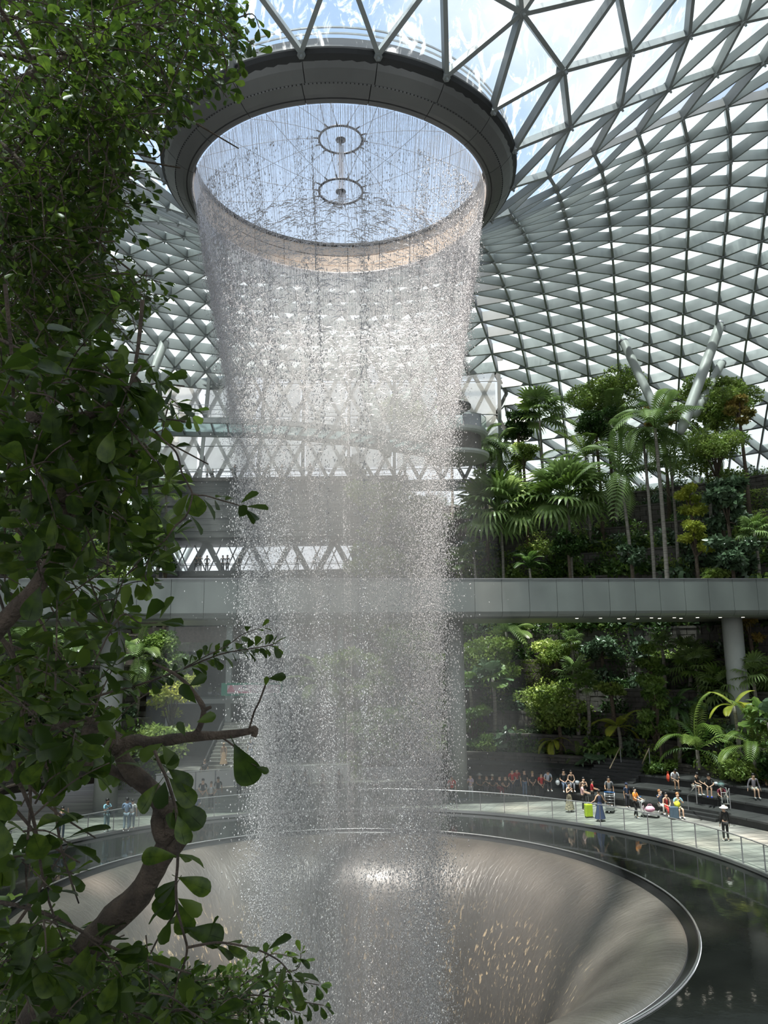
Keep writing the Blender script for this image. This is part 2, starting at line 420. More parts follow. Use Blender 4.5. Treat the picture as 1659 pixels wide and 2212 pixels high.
# ---------------------------------------------------------------- pool, bowl, deck
RD, RR = 17.69, 12.67
def glossy_noise_bowl():
    m = bpy.data.materials.new('wet_bowl'); m.use_nodes = True
    N = m.node_tree.nodes; L = m.node_tree.links; b = N['Principled BSDF']
    tc = N.new('ShaderNodeTexCoord'); 
    # polar coordinates so that the running water streaks point down the funnel
    sep = N.new('ShaderNodeSeparateXYZ'); L.new(tc.outputs['Object'], sep.inputs[0])
    at2 = N.new('ShaderNodeMath'); at2.operation = 'ARCTAN2'; L.new(sep.outputs['Y'], at2.inputs[0]); L.new(sep.outputs['X'], at2.inputs[1])
    cmb = N.new('ShaderNodeCombineXYZ'); ml = N.new('ShaderNodeMath'); ml.operation = 'MULTIPLY'; ml.inputs[1].default_value = 44; L.new(at2.outputs[0], ml.inputs[0])
    m2 = N.new('ShaderNodeMath'); m2.operation = 'MULTIPLY'; m2.inputs[1].default_value = 2.3; L.new(sep.outputs['Z'], m2.inputs[0])
    L.new(ml.outputs[0], cmb.inputs[0]); L.new(m2.outputs[0], cmb.inputs[1])
    n = N.new('ShaderNodeTexNoise'); n.inputs['Scale'].default_value = 1.4; n.inputs['Detail'].default_value = 6; n.inputs['Distortion'].default_value = .8; L.new(cmb.outputs[0], n.inputs['Vector'])
    # foam streaks only where the water falls steeply
    mr = N.new('ShaderNodeMapRange'); mr.inputs['From Min'].default_value = -1.6; mr.inputs['From Max'].default_value = -3.4; L.new(sep.outputs['Z'], mr.inputs['Value'])
    th = N.new('ShaderNodeMapRange'); th.inputs['From Min'].default_value = .59; th.inputs['From Max'].default_value = .68; L.new(n.outputs['Fac'], th.inputs['Value'])
    mu = N.new('ShaderNodeMath'); mu.operation = 'MULTIPLY'; L.new(mr.outputs[0], mu.inputs[0]); L.new(th.outputs[0], mu.inputs[1])
    mx = N.new('ShaderNodeMixRGB'); L.new(mu.outputs[0], mx.inputs[0]); mx.inputs[1].default_value = (.105, .092, .080, 1); mx.inputs[2].default_value = (.75, .58, .36, 1)
    L.new(mx.outputs[0], b.inputs['Base Color'])
    b.inputs['Roughness'].default_value = .34; b.inputs['Specular IOR Level'].default_value = .7; b.inputs['Coat Weight'].default_value = .6; b.inputs['Coat Roughness'].default_value = .25
    bp = N.new('ShaderNodeBump'); bp.inputs['Strength'].default_value = .35; bp.inputs['Distance'].default_value = .12; L.new(n.outputs['Fac'], bp.inputs['Height']); L.new(bp.outputs[0], b.inputs['Normal'])
    return m
def watermat():
    m = mat('dark_pool_water', (.012, .013, .012), rough=.045, var=.1, spec=.6, coat=0)
    N = m.node_tree.nodes; L = m.node_tree.links; b = N['Principled BSDF']
    tc = N.new('ShaderNodeTexCoord'); n = N.new('ShaderNodeTexNoise'); n.inputs['Scale'].default_value = 2.5; n.inputs['Detail'].default_value = 3
    L.new(tc.outputs['Object'], n.inputs['Vector'])
    bp = N.new('ShaderNodeBump'); bp.inputs['Strength'].default_value = .05; bp.inputs['Distance'].default_value = .05
    L.new(n.outputs['Fac'], bp.inputs['Height']); L.new(bp.outputs[0], b.inputs['Normal']); return m
M_BOWL = glossy_noise_bowl(); M_WATER = watermat()
pool = empty('pool', (CX, CY, 0), label='black reflecting ring pool round the sunken water bowl', cat='pool')
MB().lathe([(RD, -.14), (RR+.05, -.14)], 160).build('pool_water', M_WATER, pool, 'stuff', True)
MB().lathe([(RD-.02, 0), (RD-.02, -.5)], 160).build('pool_side', M_BLACK, pool)
bowl = empty('water_bowl', (CX, CY, 0), label='huge round funnel bowl with a thin metal rim, water sliding down its walls', cat='bowl')
MB().tube([((RR)*math.cos(2*PI*k/160), RR*math.sin(2*PI*k/160), -.10) for k in range(161)], .035, 6, False).build('metal_rim', M_STEEL, bowl, smooth=True)
MB().lathe([(RR, -.12), (RR-.05, -.30), (12.26, -.33)], 160).build('dark_channel', M_BLACK, bowl, smooth=True)
BP = [(12.28, -.30), (12.15, -.22), (11.8, -.24), (11.2, -.40), (10.4, -.75), (9.6, -1.3), (8.8, -2.1), (8.1, -3.1), (7.5, -4.3), (7.0, -5.7), (6.6, -7.2), (6.3, -9), (6.1, -11), (6.0, -14)]
MB().lathe(BP, 160).build('funnel', M_BOWL, bowl, smooth=True)
floor = empty('floor', (CX, CY, 0), kind='structure')
MB().lathe([(RD, 0), (23.75, 0), (30, 0), (52, 0)], 160).build('deck_paving', M_DECK, floor)
MB().lathe([(RD-.03, -.1), (RD-.03, .035), (RD+.10, .035), (RD+.10, 0)], 160).build('pool_kerb', M_STEEL, floor)
pv = MB()
for r in np.arange(18.4, 23.7, .62): pv.lathe([(r, .004), (r+.012, .004)], 120, (0, 0, 0), -60, 240)
for k in range(180):
    a = -60+k*300/180
    pv.arcbox(17.9+(k % 2)*.3, 23.7, 0, .004, a, a+.03, 1, (0, 0))
pv.build('paving_joints', M_DARK, floor, 'stuff')

# glass balustrade at the pool edge
bal = empty('glass_balustrade', (CX, CY, 0), label='low curved glass balustrade with steel posts between the deck and the black pool', cat='balustrade')
RB = 17.86
for k in range(52):
    a = -42+k*4.7
    p = Vector((RB*math.cos(math.radians(a)), RB*math.sin(math.radians(a)), 0))
    MB().box(p+Vector((0, 0, .55)), (.05, .025, 1.1), Matrix.Rotation(math.radians(a), 3, 'Z')).build('post', M_STEELD, bal)
    MB().arcbox(RB-.008, RB+.008, .06, 1.06, a+.15, a+4.55, 2, (0, 0)).build('glass_pane', G_CLEAR, bal)
MB().tube([(RB*math.cos(math.radians(-42+k*2)), RB*math.sin(math.radians(-42+k*2)), 1.1) for k in range(121)], .028, 6).build('handrail', M_STEEL, bal, smooth=True)

# stepped seating round the deck, right of the centre
seat = empty('stepped_seating', (CX, CY, 0), label='curved black stone seating steps along the far right of the deck', cat='steps')
TIER = [(23.7, .45), (25.3, .92), (27.1, 1.4)]
for i, (r, z) in enumerate(TIER):
    r1 = TIER[i+1][0]+.3 if i < 2 else 29.2
    for a0, a1 in ((-25, 33.0), (39.2, 80)) if i == 0 else ((-25, 80),):
        n = int((a1-a0)/4)
        for q in range(n):
            b0 = a0+(a1-a0)*q/n; b1 = a0+(a1-a0)*(q+1)/n
            MB().arcbox(r-.12, r1, z-.10, z, b0+.03, b1-.03, 2, (0, 0)).build('seat_slab', M_SLAB if 'M_SLAB' in globals() else M_DARK, seat)
        MB().arcbox(r, r1, z-.48, z-.10, a0, a1, 40, (0, 0)).build('riser', M_DARK, seat)
for q, (r, z) in enumerate(((23.3, .15), (23.6, .30), (23.9, .45))):
    MB().arcbox(r, 25.4, z-.15, z, 33.0, 39.2, 6, (0, 0)).build('step', M_DARK, seat)
MB().arcbox(23.2, 24.0, 0, .5, 39.2, 40.3, 2, (0, 0)).build('stair_pier', M_DARK, seat)
# steep stair up through the tiers
for q in range(9):
    MB().arcbox(25.2+q*.42, 29.6+q*.1, .5+q*.17, .67+q*.17, 48.5, 55.5, 5, (0, 0)).build('step', M_DARK, seat)

# ---------------------------------------------------------------- terraced planted hill
TER = [(29.2, 1.9), (31, 3.1), (33, 4.6), (35, 6.3), (37, 8.5), (39, 11), (41, 13.4), (43.2, 15.8), (45.5, 18.2), (48, 20.8), (51, 23.2), (55, 25.4)]
SECT = [(-40, 91), (119, 215)]
wall_far = empty('wall_far', (CX, CY, 0), kind='structure')
cnt = 0
for i, (r, z) in enumerate(TER):
    zb = TER[i-1][1] if i else 1.3
    for si, (a0, a1) in enumerate(SECT):
        r1 = TER[i+1][0]+.3 if i+1 < len(TER) else 62
        MB().arcbox(r+.12, r1, zb-.5, z-.12, a0, a1, 40, (0, 0)).build('planter_soil', M_SOIL, wall_far)
        # capping stones and block courses
        MB().arcbox(r-.06, r+.45, z-.12, z+.06, a0, a1, 60, (0, 0)).build('coping', M_STONE, wall_far)
        st = MB(); nc = max(2, int((z-zb)/.42)); hh = (z-.14-zb)/nc
        for c in range(nc):
            w = math.degrees(1.15/r); na = int((a1-a0)/w); off = .5*w*(c % 2)
            for q in range(na):
                b0 = a0+q*w+off; pr = random.uniform(0, .05)
                one = (i in (4, 5)) and si == 0 and 30 < b0 < 58 and cnt < 290
                t = MB() if one else st
                t.arcbox(r-pr, r+.2, zb+c*hh+.012, zb+(c+1)*hh-.012, b0+.02, b0+w-.04, 1, (0, 0))
                if one: t.build('stone', M_STONE, wall_far); cnt += 1
        st.build('stone_courses', M_STONE, wall_far, 'stuff')

# ---------------------------------------------------------------- bridge with its panelled fascia and columns
XA, YA = -14.6*1.0, 46.0; XB, YB = 24.5, 51.0
def fy(x): return YA+(YB-YA)*(x-XA)/(XB-XA)
ft = 1
BZ0, BZ1 = 11.28, 13.72
fd = Vector((XB-XA, YB-YA, 0)).normalized(); fn = Vector((fd.y, -fd.x, 0))   # towards the camera
bridge = empty('elevated_bridge', (XA, YA, BZ0), label='long grey panelled walkway bridge crossing behind the waterfall', cat='bridge')
BO = Vector((XA, YA, BZ0)); Hf = BZ1-BZ0
def fline(px):
    d = ray(px, 1300); s = d.x/d.y       # plan direction of a picture column
    t = (s*YA-XA)/(fd.x-s*fd.y); return t
ts = [fline(x) for x in (1026, 1085, 1144, 1204, 1260, 1317.5, 1373, 1427, 1481, 1533, 1586, 1638)]
left_ts = [fline(x) for x in (512, 440, 369, 295, 221, 147, 65)]
mid = list(np.linspace(fline(512), fline(1026), 9))
JT = sorted(left_ts[1:]+mid+ts[1:]); w0 = JT[1]-JT[0]; w1 = JT[-1]-JT[-2]
JT = [JT[0]-w0*k for k in range(8, 0, -1)]+JT+[JT[-1]+w1*k for k in range(1, 9)]
PRF = [(0, Hf), (0, .42), (-.06, .26), (-.18, .12), (-.36, .03), (-.6, 0)]     # (inwards, up)
for a, b in zip(JT[:-1], JT[1:]):
    mb = MB(); a_, b_ = a+.012, b-.012
    for t in (a_, b_):
        for o_, z in PRF: mb.v.append(tuple(fd*t+fn*o_+Vector((0, 0, z))))
        for o_, z in reversed(PRF): mb.v.append(tuple(fd*t+fn*(o_-.05)+Vector((0, 0, z+(.03 if o_ < -.01 else 0)))))
    n = 12
    for k in range(n): mb.f.append((k, (k+1) % n, n+(k+1) % n, n+k))
    mb.f.append(tuple(range(n))[::-1]); mb.f.append(tuple(range(n, 2*n)))
    mb.build('fascia_panel', M_FASCIA, bridge)
tA, tB = JT[0], JT[-1]; tm = (tA+tB)/2; MR = Matrix.Rotation(math.atan2(fd.y, fd.x), 3, 'Z')
DW = 9.0
def brbox(o0, o1, z0, z1, name, m, t0=tA, t1=tB):
    c = fd*((t0+t1)/2)+fn*((o0+o1)/2)+Vector((0, 0, (z0+z1)/2))
    return MB().box(c, (t1-t0, abs(o1-o0), z1-z0), MR).build(name, m, bridge)
brbox(-.06, -.2, .3, Hf-.02, 'fascia_backing', M_RINGB)
brbox(-.55, -DW, .02, .5, 'soffit', M_SOFFIT)
brbox(-.2, -DW, .5, 1.3, 'bridge_deck', M_DARK)
brbox(-DW, -DW-.1, .02, Hf, 'rear_fascia', M_FASCIA)
brbox(.03, -.18, Hf, Hf+.05, 'top_coping', M_STEELD)
ml = bpy.data.materials.new('downlight_glow'); ml.use_nodes = True; ml.node_tree.nodes['Principled BSDF'].inputs['Emission Color'].default_value = (1, .93, .8, 1); ml.node_tree.nodes['Principled BSDF'].inputs['Emission Strength'].default_value = 3
for px in (1258, 1310, 1362, 1422, 1472, 1523, 1573, 1623, 1366, 1408, 1457, 1505):
    row = 1.1 if px not in (1366, 1408, 1457, 1505) else 2.2
    t = fline(px); c = fd*t-fn*row
    l = MB().tube([c+Vector((0, 0, .03)), c+Vector((0, 0, .0))], .10, 12).build('downlight', ml, bridge)
    l['label'] = 'small lit round downlight'
cl = {'left': (241, -16.4, 47.9+1.2), 'mid': (985, 4.4, 52.4), 'right': (1590, 0, 0)}
def column(x, y, r, z0, z1, label):
    c = empty('round_column', (x, y, z0), label=label, cat='column')
    MB().tube([(0, 0, 0), (0, 0, z1-z0)], r, 40).build('shaft', M_COL, c, smooth=False).data.polygons.foreach_set('use_smooth', [True]*40+[False]*2)
    MB().tube([(0, 0, 0), (0, 0, .12)], r+.04, 40).build('base_collar', M_STEELD, c)
column(-17.0, 49.2, .70, 0, BZ0+.1, 'thick pale round column at left under the bridge, behind the blue-shirted man')
column(4.55, 52.3, .62, 0, BZ0+.1, 'pale round column under the bridge just right of the falling water')
column(23.6, 53.5, .66, 2.2, BZ0+.1, 'pale round column under the bridge at the far right, above the plants')

# ---------------------------------------------------------------- leaning roof supports
def strut(a, b, r, label):
    a = Vector(a); b = Vector(b); c = empty('roof_strut', a, label=label, cat='strut')
    d = b-a
    MB().tube([d*0, d*.06, d*.94, d], [r*.6, r, r, r*.45], 20).build('shaft', M_COL, c, smooth=True)
    MB().tube([d, d+d.normalized()*.6], [r*.3, r*.2], 10).build('pin_joint', M_STEELD, c)
    MB().tube([d*.94, d*.955], r*1.06, 20).build('collar', M_STEELD, c)
def roofhit(x, y):
    r = ray(x, y)
    for t in np.arange(30, 105, .25):
        p = CAM+r*(t/r.y); R_ = math.hypot(p.x-CX, p.y-CY)
        if R_ > 20 and p.z > np.interp(R_, _r, _z)-.4: return p
    return CAM+r*(70/r.y)
for (x, y), (bx, by), rr, lab in (((1560, 690), (1470, 935), .44, 'leaning white tubular roof support, tallest on the right'),
        ((1342, 728), (1440, 935), .40, 'white tubular roof support leaning right behind the tall tree'),
        ((1562, 778), (1500, 900), .38, 'short white tubular roof support close behind the tallest right one'),
        ((358, 732), (300, 880), .42, 'white tubular roof support leaning left beside the blinds'),
        ((288, 800), (262, 900), .5, 'pale stub of roof support at far left beyond the leaves'),
        ((765, 760), (838, 985), .62, 'thick leaning roof support behind the falling water'),
        ((935, 765), (870, 880), .45, 'thin leaning roof support seen through spray, right of the thick one')):
    b = roofhit(x, y); a = atY(bx, by, min(b.y, 80)-4); strut(a, b, rr, lab)

# ---------------------------------------------------------------- glazed end wall with blinds, terrace, truss storey
YG = 77.0
gatew = empty('window_1', (0, YG, 27), kind='structure')
def gz(y, x=560): return atY(x, y, YG).z
ZT, ZF = 40.6, 26.9
M_MULL = mat('mullion_grey', (.28, .29, .29), rough=.5)
M_GRID = mat('diagrid_grey', (.22, .22, .21), rough=.5)
def wbar(parent, a, b, w, d, m, name, o=None, y=0):
    o = o or parent.location
    return MB().bar(Vector(a)-o, Vector(b)-o, w, d, (0, -1, 0)).build(name, m, parent)
X0, X1 = -24.5, 12.0
bays = [(-24.3, -19.2), (-18.4, -13.2), (-12.6, -8.6), (-8.0, -3.9), (-3.3, .8), (1.4, 5.5), (6.1, 11.8)]
rows = [(ZF+.9, 30.4), (30.45, 33.4), (33.5, 37.0), (37.1, 40.3)]
for i, (a, b) in enumerate(bays):
    for j, (z0, z1) in enumerate(rows):
        mb = MB(); n = 8      # hanging cloth with a scalloped lower hem
        for k in range(n+1):
            t = k/n; x = a+(b-a)*t; sag = (.35 if j in (0, 3) else .08)*math.sin(PI*t)
            mb.v += [(x, .85+.06*math.sin(PI*t), z0+sag-27), (x, .85, z1-27)]
            mb.v += [(x, .88+.06*math.sin(PI*t), z0+sag-27), (x, .88, z1-27)]
        for k in range(n):
            q = 4*k; mb.f += [(q, q+4, q+5, q+1), (q+2, q+3, q+7, q+6), (q, q+2, q+6, q+4)]
        mb.build('blind', G_BLIND, gatew)
g = 2.35; hgt = 4.6
k = 0
x = X0
while x < X1:
    for z in np.arange(ZF, ZT-.1, hgt/2):
        z2 = min(ZT, z+hgt/2); 
        f_ = (z2-z)/(hgt/2); ph = (int(round((z-ZF)/(hgt/2))) % 2)
        x_a, x_b = (x, x+g/2) if ph == 0 else (x+g/2, x)
        for (p, q) in ((x_a, x_b), (x+g-(x_a-x), x+g-(x_b-x))):
            wbar(gatew, (p, YG+1.5, z), (p+(q-p)*f_, YG+1.5, z2), .36, .3, M_GRID, 'diagonal_bar')
    x += g
for z in rows:
    wbar(gatew, (X0, YG+.6, z[0]-.03), (X1, YG+.6, z[0]-.03), .09, .08, M_MULL, 'cross_bar')
for x in (-24.4, -18.8, -12.9, -8.3, -3.6, 1.1, 5.8, 12.0):
    wbar(gatew, (x, YG+.45, ZF), (x+(.9 if x < -10 else .2), YG+.2, ZT), .34, .3, M_MULL, 'mullion')
wbar(gatew, (X0, YG+.3, ZT), (X1, YG+.3, ZT), .35, .4, M_MULL, 'head_beam')
MB().box((-6.2, 1.0, -.9), (37, .2, 1.2)).build('sill_wall', M_MULL, gatew)

wall2 = empty('wall_back', (0, YG, 0), kind='structure')
M_CONC = mat('board_marked_concrete', (.16, .16, .155), rough=.8, col2=(.10, .10, .10), scale=2, stretch=(.3, 1, 9), bump=.2)
XL, XR = -24.5, 2.5
zc0, zc1 = 20.75, 26.6
for k in range(9):
    z0 = zc0+(zc1-zc0)*k/9; z1 = zc0+(zc1-zc0)*(k+1)/9
    for q in range(6):
        xa = XL+(XR-XL)*q/6; xb = XL+(XR-XL)*(q+1)/6
        MB().box(((xa+xb)/2, -.15-.04*(k % 2), (z0+z1)/2), (xb-xa-.02, .5, z1-z0-.03)).build('concrete_board', M_CONC, wall2)
MB().box(((XL+XR)/2, 2.0, 26.65), (XR-XL, 5.4, .35)).build('terrace_floor', M_STONE, wall2)
MB().box(((XL+XR)/2, 2.4, 20.65), (XR-XL, 5.2, .3)).build('ceiling_slab', M_CONC, wall2)
MB().box(((XL+XR)/2, 2.4, 17.2), (XR-XL, 5.6, .5)).build('truss_floor', M_DARK, wall2)
MB().box(((XL+XR)/2, 0, 14.6), (XR-XL, .5, 4.9)).build('lower_wall', M_CONC, wall2)
wd2 = empty('window_2', (0, YG+3.2, 0), kind='structure')
for k, x in enumerate(np.arange(-22.5, 2, 4.35)):      # heavy V struts, in front of thin diagonals
    for s in (-1, 1): MB().bar(Vector((x, -1.6, 20.6)), Vector((x+s*1.75, -1.6, 17.4)), .55, .4, (0, -1, 0)).build('truss_strut', M_MULL, wd2)
for x in np.arange(-24.5, 2.4, 1.75):
    for s in (-1, 1): MB().bar(Vector((x+.87, 0, 17.4)), Vector((x+.87+s*1.4, 0, 20.6)), .11, .12, (0, -1, 0)).build('thin_diagonal', M_MULL, wd2)
MB().bar((-24.5, -.1, 18.4), (2.5, -.1, 18.4), .07, .07, (0, -1, 0)).build('guard_rail', M_MULL, wd2)
MB().bar((-24.5, -.1, 18.55), (2.5, -.1, 18.55), .04, .04, (0, -1, 0)).build('guard_rail', M_MULL, wd2)
trl = empty('terrace_railing', (0, YG, 26.82), label='thin metal railing along the edge of the high terrace in front of the blinds', cat='railing')
for z in (.35, .7, 1.05): MB().bar((XL, 0, z), (XR, 0, z), .04, .04, (0, 0, 1)).build('rail', M_MULL, trl)
for x in np.arange(XL, XR, 1.5): MB().box((x, 0, .53), (.05, .05, 1.06)).build('post', M_MULL, trl)

# lower storeys seen under the bridge
YB2 = 71.0
lob = empty('wall_lobby', (0, YB2, 0), kind='structure')
M_PINK = mat('pale_pink_wall', (.55, .46, .42), rough=.6, var=.2)
def lb(x0, x1, y0, y1, z0, z1, name, m): MB().box(((x0+x1)/2, (y0+y1)/2, (z0+z1)/2), (x1-x0, y1-y0, z1-z0)).build(name, m, lob)
lb(-27, -2, 0, 5, 12.0, 12.4, 'slab', M_CONC)
lb(-27, -2, 4.6, 5, 0, 12, 'rear_wall', M_DARK)
lb(-24, -3, 3, 3.4, 9.6, 11.9, 'lit_wall', M_PINK)
lb(-27, -2, 0, 4.6, 8.9, 9.3, 'slab', M_SOFFIT)
lb(-27, -2, 0, 4.6, 5.0, 5.4, 'slab', M_SOFFIT)
for x in (-19.5, -14.2, -9.0, -4.1): lb(x-.25, x+.25, .6, 1.1, 0, 12, 'pillar', M_COL)
for i in range(7): lb(-19+i*2.4, -19+i*2.4+2.35, .05, .09, 9.3, 10.4, 'glass_panel', G_CLEAR)
for i in range(7): lb(-19+i*2.4, -19+i*2.4+2.35, .05, .09, 5.4, 6.4, 'glass_panel', G_CLEAR)

# banner above the far stair
M_BGREEN = mat('banner_green', (.05, .30, .20), rough=.6); M_BPINK = mat('banner_pink', (.85, .62, .70), rough=.6); M_BRED = mat('banner_red', (.75, .05, .16), rough=.6); M_BGREY = mat('banner_grey', (.22, .2, .24), rough=.6)
p0 = atY(478, 1503, YB2-1.0); p1 = atY(610, 1474, YB2-1.0)
ban = empty('hanging_banner', (p0.x, YB2-1.0, p0.z), label='green and pink banner with a red triangle emblem and red lettering, left of the spray', cat='banner')
wb, hb = p1.x-p0.x, p1.z-p0.z
MB().box((wb/2, 0, hb/2), (wb, .12, hb)).build('green_border', M_BGREEN, ban)
MB().box((wb/2+.18, -.08, hb/2), (wb-.7, .05, hb*.66)).build('pink_field', M_BPINK, ban)
tr_ = MB()
for r_, n_ in ((0, 4), (1, 3), (2, 2), (3, 1)):
    for k in range(n_):
        cxx = .85+(k-(n_-1)/2)*.17; tr_.tube([(cxx+.06*math.cos(a*PI/3), -.115, .40+r_*.15+.06*math.sin(a*PI/3)) for a in range(7)], .017, 4)
tr_.build('triangle_emblem', M_BRED, ban)
em = MB().blob((2.05, -.115, hb*.62), (.2, .02, .12)); em.blob((2.05, -.115, hb*.62+.17), (.03, .02, .04)); em.build('grey_emblem', M_BGREY, ban)
em = MB().tube([(3.05, -.115, .35), (3.3, -.115, .75), (3.55, -.115, .35)], .03, 4); em.build('grey_roof_emblem', M_BGREY, ban)
def text(body, size, loc, parent, m, rot=(PI/2, 0, 0), name='lettering', align='CENTER', ext=.004):
    cu = bpy.data.curves.new(name, 'FONT'); cu.body = body; cu.size = size; cu.align_x = align; cu.align_y = 'CENTER'; cu.extrude = ext
    o = bpy.data.objects.new(name, cu); COL.objects.link(o); o.parent = parent; o.location = loc; o.rotation_euler = rot; cu.materials.append(m)
    bpy.context.view_layer.update(); me = bpy.data.meshes.new_from_object(o.evaluated_get(bpy.context.evaluated_depsgraph_get()))
    me.materials.clear(); me.materials.append(m); n = link(name, me, parent); n.location = loc; n.rotation_euler = rot
    bpy.data.objects.remove(o); return n
text('Peacemakers', .22, (2.05, -.12, hb*.27), ban, M_BRED)

# stair in the gap, climbing away from the deck
stw = empty('garden_stair', (-11.8, 60.5, 0), label='pale stone stair climbing between the plants behind the waterfall, far left of centre', cat='stairs')
for k in range(16):
    MB().box((.0, k*.55+.3, .11+k*.22), (4.2, .62, .22+.0)).build('step', M_DECK, stw)
for s in (-2.2, 2.2): MB().box((s, 4.5, 1.9), (.12, 9, .9), Matrix.Rotation(.36, 3, 'X')).build('side_wall', M_DARK, stw)
# white panelled guard behind the crowd
wg = empty('white_barrier', (CX, CY, 0), label='curved white panelled barrier behind the people left of centre', cat='barrier')
for k in range(10):
    a = 92+k*2.9
    MB().arcbox(27.0, 27.08, .15, 1.25, a+.1, a+2.8, 2, (0, 0)).build('white_panel', M_WHITE, wg)
    q = Vector((27.05*math.cos(math.radians(a)), 27.05*math.sin(math.radians(a)), .65)); MB().box(q, (.07, .07, 1.3)).build('post', M_STEELD, wg)
MB().tube([(27.05*math.cos(math.radians(92+k)), 27.05*math.sin(math.radians(92+k)), 1.32) for k in range(30)], .04, 6).build('top_rail', M_WHITE, wg)

# ---------------------------------------------------------------- curved canopy bridge high behind the fall
ZC = 29.2
ne = [atz(x, y, ZC) for x, y in ((200, 898), (330, 901), (450, 904), (570, 907), (690, 916), (800, 929), (900, 944), (1000, 962))]
fe = []
for i, p in enumerate(ne):
    t = (ne[min(i+1, 7)]-ne[max(i-1, 0)]).normalized(); fe.append(p+Vector((-t.y, t.x, 0))*4.3)
def resample(P, n):
    P = [Vector(p) for p in P]; out = []
    for k in range(n+1):
        u = k/n*(len(P)-1); i = min(int(u), len(P)-2); f = u-i
        a, b, c, d = P[max(i-1, 0)], P[i], P[i+1], P[min(i+2, len(P)-1)]
        out.append(.5*((2*b)+(c-a)*f+(2*a-5*b+4*c-d)*f*f+(3*b-a-3*c+d)*f**3))
    return out
NE = resample(ne, 24); FE = resample(fe, 24)
cb = empty('canopy_bridge', NE[12], label='slender curved glass floored footbridge high up in front of the blinds', cat='bridge'); co = NE[12]
for P, nm in ((NE, 'near_beam'), (FE, 'far_beam')):
    mb = MB()
    for a, b in zip(P[:-1], P[1:]): mb.bar(a-co, b-co, .3, .42, (0, 0, 1))
    mb.build(nm, M_MULL, cb)
for k in range(24):
    MB().add([NE[k]-co, NE[k+1]-co, FE[k+1]-co, FE[k]-co, NE[k]-co+Vector((0, 0, .05)), NE[k+1]-co+Vector((0, 0, .05)), FE[k+1]-co+Vector((0, 0, .05)), FE[k]-co+Vector((0, 0, .05))], [(0, 3, 2, 1), (4, 5, 6, 7), (0, 1, 5, 4), (2, 3, 7, 6)]).build('glass_floor_panel', G_FAR, cb)
    MB().bar(NE[k]-co, FE[k]-co, .14, .3, (0, 0, 1)).build('cross_beam', M_STEELD, cb)
    for P in (NE, FE): MB().box(P[k]-co+Vector((0, 0, .6)), (.05, .05, 1.2)).build('post', M_STEELD, cb)
for P in (NE, FE):
    for z in (.4, .8, 1.2): MB().tube([p-co+Vector((0, 0, z)) for p in P], .028, 5).build('rail', M_STEELD, cb)

# balcony with glass guard at the right end of the footbridge
bc = atz(985, 935, 29.4); BS = .64
blc = empty('glass_balcony', bc, label='round ended balcony with green glass guard, just right of the falling water', cat='balcony'); blc.scale = (BS, BS, 1)
MB().lathe([(.1, -.5), (4.3, -.5), (4.5, -.3), (4.5, 0), (.1, 0)], 40).build('slab', M_COL, blc)
MB().lathe([(.1, -2.4), (4.5, -2.6), (4.7, -2.4), (4.7, -2.2), (.1, -2.2)], 40).build('lower_slab', M_COL, blc)
MB().lathe([(3.6, -2.2), (3.6, -.5)], 30).build('core_wall', M_STONE, blc)
for k in range(14):
    a = 360/14*k; MB().arcbox(4.36, 4.40, .08, 1.15, a+.4, a+25.2, 3, (0, 0)).build('glass_pane', G_CLEAR, blc)
MB().tube([(4.38*math.cos(PI*k/20), 4.38*math.sin(PI*k/20), 1.2) for k in range(41)], .04, 6).build('handrail', M_STEELD, blc)
MB().box((2.1, -2.4, .65), (2.6, .8, 1.3)).build('planter_box', M_BGREY, blc)
bw = empty('planter_bowl', bc+Vector((-.2, -.6, 2.2)), label='dark round hanging planter bowl above the glass balcony', cat='planter'); bw.scale = (.7, .7, 1)
MB().lathe([(.1, -.5), (1.4, -.4), (2.3, 0), (2.3, .25), (.1, .2)], 24).build('bowl', M_DARK, bw)
MB().tube([(0, 0, -2.2), (0, 0, -.4)], .15, 8).build('stem', M_DARK, bw)

# ---------------------------------------------------------------- planting
LM = {
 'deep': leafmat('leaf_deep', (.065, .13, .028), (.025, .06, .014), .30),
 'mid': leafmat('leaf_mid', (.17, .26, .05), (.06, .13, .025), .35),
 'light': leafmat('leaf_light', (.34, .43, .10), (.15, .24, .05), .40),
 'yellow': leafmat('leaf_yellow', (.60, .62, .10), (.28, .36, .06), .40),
 'blue': leafmat('leaf_blue', (.13, .20, .11), (.06, .10, .055), .2, rough=.25),
 'palm': leafmat('leaf_palm', (.24, .34, .11), (.10, .17, .045), .35, rough=.32),
 'fern': leafmat('leaf_fern', (.45, .46, .06), (.22, .28, .04), .35),
 'orange': leafmat('leaf_orange', (.45, .30, .08), (.20, .20, .05), .35),
}
M_TRUNK = mat('palm_trunk', (.34, .31, .27), rough=.8, col2=(.17, .15, .13), scale=1.2, stretch=(1, 1, 9), bump=.3)
M_BARK = mat('bark', (.16, .12, .09), rough=.9, var=.45, scale=8, bump=.5)

